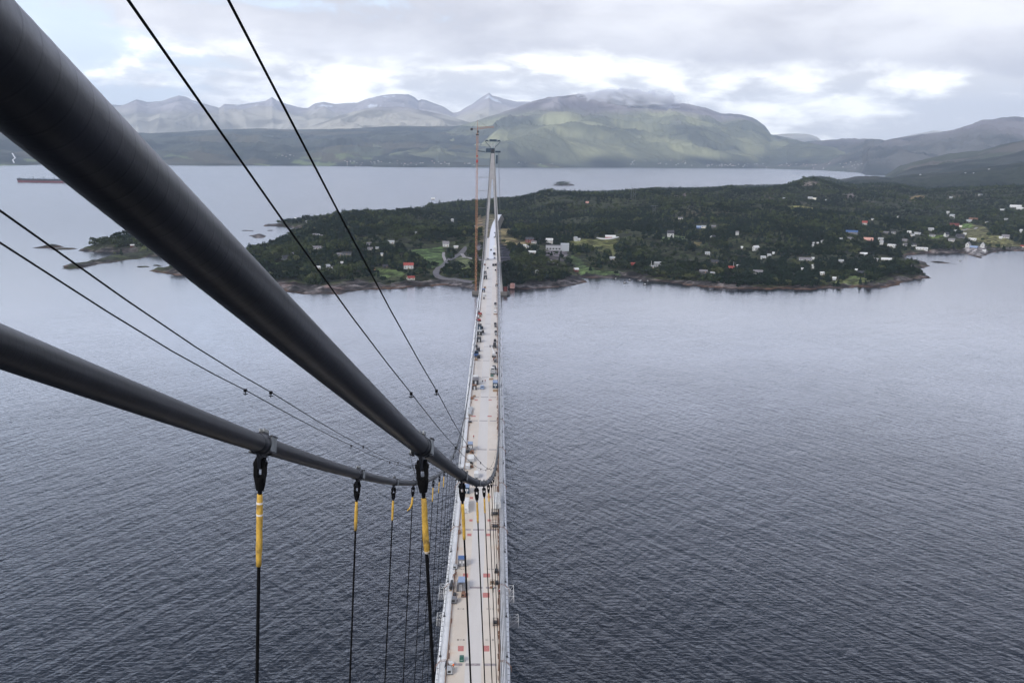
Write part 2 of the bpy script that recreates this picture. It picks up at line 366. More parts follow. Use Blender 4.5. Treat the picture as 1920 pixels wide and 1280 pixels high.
def land(x, y):
    """height of the peninsula and skerries, and distance to the shore (negative outside)"""
    wx = x+(fbm(x, y, 40, 4, 3)-.5)*26; wy = y+(fbm(x, y, 40, 4, 9)-.5)*30
    d = np.where(pip(wx, wy, MAIN), 1.0, -1.0)*pdist(wx, wy, MAIN)
    base = np.maximum(tps(x, y), 3)
    bumps = ((fbm(x, y, 230, 4, 21)-.5)*50+(fbm(x, y*.7, 420, 2, 27)-.45)*75*sstep(np.hypot(x, y), 1500, 1900))*sstep(d, 40, 260)
    for kx, ky, kr, kh in KNOLLS: bumps = bumps+kh*np.exp(-((x-kx)**2+((y-ky)*.8)**2)/kr**2)
    rock = ridged(x, y, 32, 5, 5)
    h = base*sstep(d, -5, 130)**.8*.97+bumps+(rock*7.5-2.0)*sstep(d, -3, 14)*(1-.8*sstep(d, 60, 160))
    h = np.where((np.abs(x-np.clip((y-1450)/500, 0, 1)**2*13) < 15) & (y > 1395) & (y < 1965), np.minimum(h, 39.0), h)
    az_ = np.arctan2(x, y); r_ = np.hypot(x, y)
    lim = CAM[2]+r_*np.interp(az_, _saz, _sel)-7.2-3*fbm(x, y, 90, 3, 77)
    h = np.minimum(h, np.where(az_ < _saz[0]-.01, 1e3, np.maximum(lim, 4)))
    h = np.where(d < 0, np.maximum(-6, d*.25), np.maximum(h, .25*np.clip(d, 0, 3)))
    dd = d
    for pl, hh, t in ISLETS:
        near = pdist(wx, wy, pl); inn = pip(wx, wy, pl); di = np.where(inn, near, -near)
        hi = np.where(di < 0, di*.25, sstep(di, -2, 26)*hh*(.45+.55*rock)+rock*1.2*sstep(di, 0, 4))
        if not t: hi = np.where(di < 0, di*.25, sstep(di, -2, 16)*hh*(.3+.7*rock))
        h = np.maximum(h, hi); dd = np.maximum(dd, di)
    return h, dd
AZ0, AZ1 = R_(-34), R_(38); NA, NR = 860, 640
_az = np.linspace(AZ0, AZ1, NA); _rr = np.exp(math.log(1120)+(math.log(7600)-math.log(1120))*np.linspace(0, 1, NR)**1.5)
_A2, _R2 = np.meshgrid(_az, _rr)              # [r, az]
GX, GY = np.sin(_A2)*_R2, np.cos(_A2)*_R2
GH, GD = land(GX, GY)
def hsample(x, y, grid=None):
    g = GH if grid is None else grid
    a = (np.arctan2(x, y)-AZ0)/(AZ1-AZ0)*(NA-1); r = (np.clip((np.log(np.hypot(x, y))-math.log(1120))/(math.log(7600)-math.log(1120)), 0, 1))**(1/1.5)*(NR-1)
    a = np.clip(a, 0, NA-1.001); r = np.clip(r, 0, NR-1.001); ia = np.floor(a).astype(int); ir = np.floor(r).astype(int); fa = a-ia; fr = r-ir
    return (g[ir, ia]*(1-fa)+g[ir, ia+1]*fa)*(1-fr)+(g[ir+1, ia]*(1-fa)+g[ir+1, ia+1]*fa)*fr
def onland(px, py, dmax=7000):
    d = ray(px, py); hd = math.hypot(d[0], d[1]); D = np.arange(1130, dmax, 4.0)
    P = CAM[None]+d[None]*(D/hd)[:, None]; h = np.maximum(hsample(P[:, 0], P[:, 1]), 0)
    k = np.argmax(P[:, 2] <= h)
    if P[k, 2] > h[k]: k = len(D)-1
    return np.array([P[k, 0], P[k, 1], h[k]])
def polyland(pts): return [tuple(onland(x, y)[:2]) for x, y in pts]
MEADOWS = [([(765, 471), (795, 467), (826, 462), (834, 468), (832, 480), (833, 492), (822, 500), (803, 503), (796, 492), (770, 481), (758, 478)], (.085, .135, .045)),
           ([(690, 508), (712, 505), (745, 508), (768, 512), (752, 520), (725, 522), (700, 516)], (.10, .14, .05)),
           ([(512, 492), (530, 490), (528, 503), (515, 508)], (.11, .15, .06)),
           ([(1055, 455), (1080, 451), (1130, 448), (1155, 450), (1160, 460), (1150, 470), (1165, 478), (1150, 482), (1130, 472), (1100, 464), (1075, 462)], (.13, .135, .05)),
           ([(1075, 478), (1085, 485), (1100, 500), (1120, 508), (1160, 508), (1165, 515), (1090, 515), (1078, 505), (1070, 490)], (.09, .13, .05)),
           ([(1238, 444), (1262, 441), (1286, 443), (1284, 449), (1240, 452)], (.11, .15, .06)),
           ([(1292, 463), (1300, 454), (1314, 455), (1312, 461)], (.17, .14, .05)),
           ([(1472, 388), (1500, 386), (1550, 394), (1552, 399), (1515, 397), (1475, 392)], (.20, .19, .07)),
           ([(1740, 442), (1768, 441), (1765, 447), (1748, 447)], (.16, .23, .05)),
           ([(1800, 424), (1825, 421), (1845, 424), (1852, 432), (1860, 440), (1885, 447), (1905, 455), (1925, 462), (1880, 466), (1850, 458), (1825, 452), (1800, 444), (1795, 434)], (.15, .145, .06)),
           ([(1800, 423), (1822, 419), (1824, 426), (1803, 428)], (.14, .22, .06)),
           ([(1600, 521), (1640, 524), (1625, 531), (1560, 533), (1540, 530), (1570, 527)], (.13, .15, .06)),
           ([(1640, 492), (1668, 494), (1650, 500), (1635, 497)], (.12, .16, .06)),
           ([(1592, 517), (1612, 519), (1608, 524), (1590, 522)], (.12, .16, .06)),
           ([(890, 440), (905, 430), (905, 410), (898, 402), (892, 415), (886, 432)], (.24, .17, .09)),
           ([(936, 428), (960, 426), (967, 432), (950, 438), (975, 452), (1000, 458), (960, 464), (938, 456)], (.22, .18, .09)),
           ([(858, 505), (880, 500), (886, 512), (862, 514)], (.13, .16, .06)),
           ([(868, 480), (888, 488), (888, 500), (856, 500), (850, 490)], (.11, .13, .06)),
           ([(266, 463), (285, 463), (288, 470), (262, 470)], (.14, .17, .06)),
           ([(900, 455), (905, 405), (935, 404), (940, 455)], (.16, .14, .08))]
MEADOWS = [(polyland(p), c) for p, c in MEADOWS]
YARDS = [([(1017, 471), (1055, 470), (1068, 478), (1050, 483), (1020, 478)], (.16, .145, .16)),
         ([(1020, 487), (1032, 486), (1048, 493), (1046, 497), (1030, 496)], (.34, .33, .33)),
         ([(1020, 479), (1050, 484), (1065, 488), (1058, 492), (1025, 487)], (.08, .07, .075)),
         ([(822, 521), (850, 524), (888, 530), (888, 541), (850, 536), (824, 530)], (.13, .12, .125)),
         ([(938, 458), (952, 460), (958, 478), (962, 495), (940, 500)], (.10, .095, .11)),
         ([(890, 462), (903, 455), (900, 500), (890, 500)], (.12, .115, .13)),
         ([(1808, 464), (1850, 464), (1850, 474), (1838, 482), (1812, 474)], (.30, .28, .28)),
         ([(683, 507), (688, 504), (705, 504), (707, 507)], (.36, .17, .08)),
         ([(1575, 365), (1600, 362), (1604, 371), (1585, 372)], (.20, .17, .16)),
         ([(1265, 366), (1285, 361), (1297, 362), (1285, 371), (1266, 372)], (.20, .15, .15)),
         ([(1505, 345), (1530, 341), (1540, 347), (1520, 351), (1503, 350)], (.24, .20, .17)),
         ([(1697, 375), (1718, 366), (1735, 368), (1722, 376), (1705, 379)], (.26, .19, .09))]
YARDS = [(polyland(p), c) for p, c in YARDS]
ROADS = [('coast_road', [(900, 520), (876, 464), (868, 472), (862, 478), (848, 485), (836, 494), (824, 503), (816, 512), (815, 518), (820, 521.5), (850, 524), (888, 531)][1:], 8.5, 'asphalt', 'grey coast road curving down past the red roofed house'),
         ('gravel_road', [(866, 477), (872, 483), (880, 486), (890, 487.5), (903, 488)], 5, 'gravel', 'pale gravel road leading to the bridge tower'),
         ('farm_track', [(832, 474), (831, 480), (834, 487), (836, 493)], 4, 'gravel', 'farm track along the green field'),
         ('village_road', [(1800, 433), (1812, 431), (1832, 427)], 5, 'gravel', 'straight pale road through the right meadow'),
         ('farm_drive', [(1119, 446), (1124, 449.5), (1140, 449), (1150, 447.5), (1159, 445.5)], 5, 'white', 'curved pale farm drive below the red farm')]

def make_land():
    h, d = GH, GD
    n1 = fbm(GX, GY, 60, 5, 31); n2 = fbm(GX, GY, 14, 4, 41); n3 = ridged(GX, GY, 22, 4, 51)
    forest = np.stack([.030+.02*n1, .036+.022*n1, .018+.008*n1], -1)
    rq = sstep(n3, .35, .85)*sstep(n2, .25, .7); rock = np.stack([.038+.17*rq, .034+.148*rq, .034+.142*rq], -1)
    rock = np.where((n1 > .55)[..., None], rock*np.array([1.0, .82, .78]), rock)
    wide = 30*sstep(GX, -340, -300)*sstep(GX, -110, -170)*sstep(GY, 1420, 1330)
    wide = wide-11*(GX < -.335*GY)
    t = (sstep(d+(n1-.5)*60+(n3-.6)*40, 22+wide, 12+wide))[..., None]
    c = forest*(1-t)+rock*t
    moor = (sstep(fbm(GX, GY, 130, 4, 61), .60, .70)*sstep(h, 20, 60)*.7)[..., None]
    c = c*(1-moor)+np.array([.10, .085, .06])*moor
    for pl, cc in MEADOWS+YARDS:
        inn = (pip(GX+(n2-.5)*8, GY+(n2-.5)*14, pl))[..., None]
        c = np.where(inn, np.array(cc)*(.72+.56*n2)[..., None], c)
    weed = (sstep(h, 1.6, .5)*(.15+.7*sstep(fbm(GX, GY, 90, 3, 71), .48, .64)))[..., None]
    c = c*(1-weed)+np.array([.11, .055, .028])*weed
    wet = (sstep(h, .45, .1))[..., None]
    c = c*(1-wet)+np.array([.03, .025, .02])*wet
    v = np.stack([GX, GY, h], -1).reshape(-1, 3)
    i = np.arange((NR-1)*NA).reshape(NR-1, NA)[:, :-1]
    f = np.stack([i, i+1, i+1+NA, i+NA], -1).reshape(-1, 4)
    keep = (h.reshape(-1)[f] > -2.5).any(1); f = f[keep]
    used = np.unique(f); remap = np.full(len(v), -1); remap[used] = np.arange(len(used))
    o = npmesh('terrain', v[used], remap[f], vmat('land', .9, .16, .75, .15, bump=2.0, bscale=.14, crack=.11), True, c.reshape(-1, 3)[used])
    tag(o, kind='structure', label='low wooded peninsula with rocky shore')
make_land()

def ribbon(name, pts, wd, mat, label, lift=.35):
    P = [onland(x, y) for x, y in pts]; Q = []
    for a, b in zip(P[:-1], P[1:]):
        n = max(1, int(np.linalg.norm(b[:2]-a[:2])/7))
        for k in range(n): Q.append(a+(b-a)*k/n)
    Q.append(P[-1]); Q = np.array(Q)
    for _ in range(3): Q[1:-1, :2] = (Q[:-2, :2]+2*Q[1:-1, :2]+Q[2:, :2])/4
    t = np.gradient(Q[:, :2], axis=0); t /= np.linalg.norm(t, axis=1)[:, None]+1e-9; n = np.stack([-t[:, 1], t[:, 0]], 1)
    L = Q[:, :2]+n*wd/2; Rr = Q[:, :2]-n*wd/2
    z = np.maximum.reduce([hsample(q[:, 0], q[:, 1]) for q in (L, Rr, Q[:, :2])])+lift
    for _ in range(2): z[1:-1] = np.maximum(z[1:-1], (z[:-2]+z[2:])/2)
    mb = MB(); vs = []
    for i in range(len(Q)):
        vs += [(L[i, 0], L[i, 1], z[i]), (Rr[i, 0], Rr[i, 1], z[i]), (L[i, 0], L[i, 1], z[i]-2), (Rr[i, 0], Rr[i, 1], z[i]-2)]
    fs = []
    for i in range(len(Q)-1):
        a = i*4; b = a+4; fs += [(a, a+1, b+1, b), (a, b, b+2, a+2), (a+1, a+3, b+3, b+1)]
    mb.raw(vs, fs); tag(mb.build(name, M[mat]), kind='structure', label=label)
    return Q
ROADPTS = np.concatenate([ribbon(*r)[:, :2] for r in ROADS])

# ================================================================ MOUNTAINS
shore_px = [(-500, 307), (0, 311), (345, 311), (560, 312), (760, 314), (960, 314.5), (1200, 314.5), (1440, 316.5), (1540, 319.5), (1615, 324), (1627, 328.5), (1665, 330.5), (1800, 331.5), (2300, 333)]
def azof(px): d = ray(px, 300); return math.atan2(d[0], d[1])
_sa = np.array([azof(x) for x, y in shore_px]); _sdist = np.array([math.hypot(*(ground(x, y)[:2])) for x, y in shore_px])
def mountain(name, label, prof, dr, foot, back, cols, amp, nscale, seed, na=420, nr=70, power=1.0, xr=None, floor=-8.0, conc=1.0):
    xs = [q[0] for q in prof]; a0, a1 = azof(xs[0]), azof(xs[-1]); az = np.linspace(a0, a1, na)
    pa = np.array([azof(q[0]) for q in prof])
    Dr = (np.interp(az, _sa, _sdist)+dr) if dr < 0 or foot is None else np.full(na, float(dr))
    if foot is None: Df = np.interp(az, _sa, _sdist); Dr = Df+dr
    else: Df = np.full(na, float(foot))
    el = np.array([ (lambda d: d[2]/math.hypot(d[0], d[1]))(ray(*q)) for q in prof])
    H = CAM[2]+Dr*np.interp(az, pa, el)
    t = np.concatenate([np.linspace(0, 1, nr)**power, 1+np.linspace(.04, 1, 14)])
    T, A = np.meshgrid(t, az, indexing='ij')
    Rr = np.where(T <= 1, Df[None]+(Dr-Df)[None]*T, Dr[None]+back*(T-1))
    X, Y = np.sin(A)*Rr, np.cos(A)*Rr
    sh = np.where(T <= 1, np.clip(T, 0, 1)**conc, 1-(T-1)**1.3)
    h = floor+(H[None]-floor)*sh
    rid = ridged(X+fbm(X, Y, nscale, 3, seed+5)*nscale*.6, Y, nscale, 5, seed, .56)
    env = np.where(T <= 1, np.sin(np.pi*np.clip(T, 0, 1)**.8)**.8, .3)
    h = h+(rid-.62)*amp*1.7*env+(fbm(X, Y, nscale*.3, 3, seed+7)-.5)*amp*.25*env
    lim = CAM[2]+(H[None]-CAM[2])*Rr/Dr[None]
    h = np.where(T < 1, np.minimum(h, lim-.003*(Dr[None]-Rr)*0-1.5*(1-T)), h)
    h = h+(fbm(X, Y, nscale*.12, 4, seed+3)-.5)*amp*.10*sstep(T, .9, 1.0)
    g = np.gradient(h, axis=1)/(np.gradient(X, axis=1)+1e-6)
    n1 = fbm(X, Y, nscale*.8, 5, seed+11); n2 = fbm(X, Y, nscale*.26, 3, seed+13)
    c = cols(X, Y, h, T, A, n1, n2, rid, g)
    v = np.stack([X, Y, h], -1).reshape(-1, 3); nn = na
    i = np.arange((len(t)-1)*nn).reshape(len(t)-1, nn)[:, :-1]
    f = np.stack([i, i+1, i+1+nn, i+nn], -1).reshape(-1, 4)
    o = npmesh(name, v, f, vmat(name+'_ground', .95, .004, .25, .05), True, c.reshape(-1, 3))
    tag(o, kind='structure', label=label); return (az, Df, Dr, X, Y, h)
def lerp(a, b, t): return np.array(a)*(1-t[..., None])+np.array(b)*t[..., None]
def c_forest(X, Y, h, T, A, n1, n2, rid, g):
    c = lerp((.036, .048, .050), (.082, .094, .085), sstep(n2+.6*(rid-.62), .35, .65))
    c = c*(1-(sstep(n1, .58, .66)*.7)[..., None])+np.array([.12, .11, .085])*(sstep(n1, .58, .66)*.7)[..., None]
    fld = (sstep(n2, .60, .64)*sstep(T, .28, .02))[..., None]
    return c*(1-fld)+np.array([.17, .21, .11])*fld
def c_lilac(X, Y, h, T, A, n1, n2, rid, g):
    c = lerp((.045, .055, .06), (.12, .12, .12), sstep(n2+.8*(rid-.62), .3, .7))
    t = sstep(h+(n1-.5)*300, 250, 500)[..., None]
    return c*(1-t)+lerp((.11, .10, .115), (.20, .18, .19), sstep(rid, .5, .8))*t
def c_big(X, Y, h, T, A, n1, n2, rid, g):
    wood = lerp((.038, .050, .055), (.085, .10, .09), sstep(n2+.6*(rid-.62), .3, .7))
    grass = lerp((.19, .20, .14), (.33, .335, .20), sstep(n2+.3*(n1-.5), .35, .65))  # pale grass tones, which also paint sunlight onto the slopes
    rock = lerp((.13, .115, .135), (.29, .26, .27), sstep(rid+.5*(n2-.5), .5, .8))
    sunlit_grass = sstep(h+(n1-.5)*260, 50, 150)
    sunlit_grass = sunlit_grass*(1-.7*sstep(n1+.45*(rid-.6), .50, .74))*(1-.55*sstep(X, 2300, 3600))  # pale cover thinned to the right, painting in the shaded slopes
    c = wood*(1-sunlit_grass[..., None])+grass*sunlit_grass[..., None]
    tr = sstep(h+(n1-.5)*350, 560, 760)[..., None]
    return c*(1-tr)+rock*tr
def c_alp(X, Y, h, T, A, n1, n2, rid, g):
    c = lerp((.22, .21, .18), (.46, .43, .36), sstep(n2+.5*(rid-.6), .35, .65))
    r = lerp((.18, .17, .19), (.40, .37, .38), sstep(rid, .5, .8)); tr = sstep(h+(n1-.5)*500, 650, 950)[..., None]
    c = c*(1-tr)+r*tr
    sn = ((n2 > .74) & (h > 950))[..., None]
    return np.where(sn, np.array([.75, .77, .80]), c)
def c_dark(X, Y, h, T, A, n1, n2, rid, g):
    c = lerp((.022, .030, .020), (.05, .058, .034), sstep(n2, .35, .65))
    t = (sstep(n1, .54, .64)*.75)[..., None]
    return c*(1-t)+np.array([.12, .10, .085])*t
pk = [(-400, 215), (-150, 200), (0, 208), (120, 198), (237, 197), (262, 187), (282, 192), (310, 190), (342, 180), (357, 185), (390, 195), (415, 203), (425, 195), (450, 196), (480, 191.5), (502, 189), (509, 185), (514, 181), (520, 187), (530, 192), (562, 202), (580, 202.5), (592, 194), (610, 191), (630, 195), (670, 193), (692, 184), (718, 179), (745, 176), (767, 177), (777, 182), (785, 189), (790, 187), (797, 187), (830, 200), (850, 212), (856, 212), (875, 200), (892, 190), (905, 181), (916, 173.5), (922, 179), (940, 184), (960, 190), (990, 192), (1020, 205), (1070, 225)]
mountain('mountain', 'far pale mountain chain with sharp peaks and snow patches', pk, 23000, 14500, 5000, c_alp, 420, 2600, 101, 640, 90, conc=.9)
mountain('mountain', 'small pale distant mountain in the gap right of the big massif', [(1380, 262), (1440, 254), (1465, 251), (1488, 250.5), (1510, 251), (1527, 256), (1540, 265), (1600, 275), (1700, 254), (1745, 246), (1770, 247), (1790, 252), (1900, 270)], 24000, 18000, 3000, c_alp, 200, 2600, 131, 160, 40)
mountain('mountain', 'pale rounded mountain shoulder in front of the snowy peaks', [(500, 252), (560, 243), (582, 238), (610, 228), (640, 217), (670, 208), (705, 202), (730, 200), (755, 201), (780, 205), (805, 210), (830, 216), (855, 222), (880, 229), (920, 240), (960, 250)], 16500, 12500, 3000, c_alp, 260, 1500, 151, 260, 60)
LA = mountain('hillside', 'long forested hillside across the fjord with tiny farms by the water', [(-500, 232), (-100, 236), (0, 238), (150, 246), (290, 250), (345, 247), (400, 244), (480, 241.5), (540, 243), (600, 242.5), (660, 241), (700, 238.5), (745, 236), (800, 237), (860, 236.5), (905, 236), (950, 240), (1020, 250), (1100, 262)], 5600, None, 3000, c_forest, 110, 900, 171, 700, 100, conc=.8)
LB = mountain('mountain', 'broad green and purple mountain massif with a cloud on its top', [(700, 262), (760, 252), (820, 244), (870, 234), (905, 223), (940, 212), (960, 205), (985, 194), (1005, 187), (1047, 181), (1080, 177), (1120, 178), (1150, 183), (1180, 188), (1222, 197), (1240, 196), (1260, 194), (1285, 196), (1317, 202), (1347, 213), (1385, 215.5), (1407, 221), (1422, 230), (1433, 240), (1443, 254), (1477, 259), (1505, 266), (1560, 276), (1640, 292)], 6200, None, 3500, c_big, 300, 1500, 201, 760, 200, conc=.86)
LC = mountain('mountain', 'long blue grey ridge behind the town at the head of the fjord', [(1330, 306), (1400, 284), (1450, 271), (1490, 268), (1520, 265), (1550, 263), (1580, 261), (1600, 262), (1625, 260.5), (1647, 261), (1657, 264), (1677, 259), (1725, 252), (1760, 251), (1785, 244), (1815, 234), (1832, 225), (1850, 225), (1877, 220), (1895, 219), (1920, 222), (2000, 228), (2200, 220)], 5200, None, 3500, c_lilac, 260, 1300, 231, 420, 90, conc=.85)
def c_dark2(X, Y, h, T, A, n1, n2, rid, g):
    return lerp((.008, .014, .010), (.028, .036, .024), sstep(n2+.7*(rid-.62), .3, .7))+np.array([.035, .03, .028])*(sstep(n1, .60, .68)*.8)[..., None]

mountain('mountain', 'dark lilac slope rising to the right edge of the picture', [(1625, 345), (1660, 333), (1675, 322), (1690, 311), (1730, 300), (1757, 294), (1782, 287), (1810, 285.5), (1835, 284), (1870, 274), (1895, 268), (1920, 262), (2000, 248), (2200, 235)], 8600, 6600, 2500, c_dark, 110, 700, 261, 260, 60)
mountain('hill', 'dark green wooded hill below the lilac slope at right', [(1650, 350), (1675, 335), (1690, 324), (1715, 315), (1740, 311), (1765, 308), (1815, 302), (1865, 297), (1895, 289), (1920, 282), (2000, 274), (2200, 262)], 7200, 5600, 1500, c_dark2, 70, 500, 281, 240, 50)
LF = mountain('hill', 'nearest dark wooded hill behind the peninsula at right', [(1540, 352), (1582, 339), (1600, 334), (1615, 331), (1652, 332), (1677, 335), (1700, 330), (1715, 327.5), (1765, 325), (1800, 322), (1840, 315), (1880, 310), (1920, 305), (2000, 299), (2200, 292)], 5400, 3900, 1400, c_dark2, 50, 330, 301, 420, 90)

# ================================================================ HOUSES ON THE PENINSULA
HOUSES = []      # (x, y, radius) keeps trees away
def make_house(p, w_, d_, h, rh, wall, roof, rz, label, group, cat='house', name='house', detail=2, lift=.0):
    e = empty(name, (p[0], p[1], p[2]-.3+lift), rz, label=label, cat=cat, group=group)
    mb = MB(); x, y = w_/2, d_/2
    zb = -2.5
    mb.raw([(-x, -y, zb), (x, -y, zb), (x, y, zb), (-x, y, zb), (-x, -y, h), (x, -y, h), (x, y, h), (-x, y, h), (-x, 0, h+rh-.12), (x, 0, h+rh-.12)],
           [(0, 1, 5, 4), (2, 3, 7, 6), (1, 2, 6, 9, 5), (3, 0, 4, 8, 7), (4, 5, 9, 8), (6, 7, 8, 9)])
    mb.build('wall', M[wall], e)
    r = MB().gable(w_, d_, h+.06, rh+.06, .5).build('roof', M[roof], e)
    if detail >= 2:
        MB().box((w_*.2, .2, h+rh+.3), (.9, .9, 1.6)).build('chimney', M['darkwall'], r)
    if detail >= 1:
        n = max(2, int(w_/4)); fl = 2 if h > 4.5 else 1
        for k in range(n):
            for q in range(fl):
                xx = -w_/2+w_*(k+.5)/n
                if k == n//2 and q == 0:
                    MB().box((xx, -y-.04, 1.2), (1.1, .12, 2.1)).build('door', M['wood'], e); continue
                o = MB().box((xx, -y-.04, 1.7+q*2.7), (1.3, .10, 1.25)).build('window', M['glass'], e)
                if detail >= 2: 
                    f = MB()
                    for a, b, c_, d2 in ((0, .7, 1.5, .12), (0, -.7, 1.5, .12), (-.7, 0, .12, 1.3), (.7, 0, .12, 1.3)): f.box((xx+a, -y-.05, 1.7+q*2.7+b), (c_, .16, d2))
                    f.build('frame', M['white'], o)
        if w_ > 9:
            for s in (-1, 1):
                MB().box((s*(x+.04), 0, 1.8+(fl-1)*2.6), (.1, 1.3, 1.3)).build('window', M['glass'], e)
    HOUSES.append((p[0], p[1], max(w_, d_)/2))
    return e
SM = 'scattered small houses half hidden in the woods'
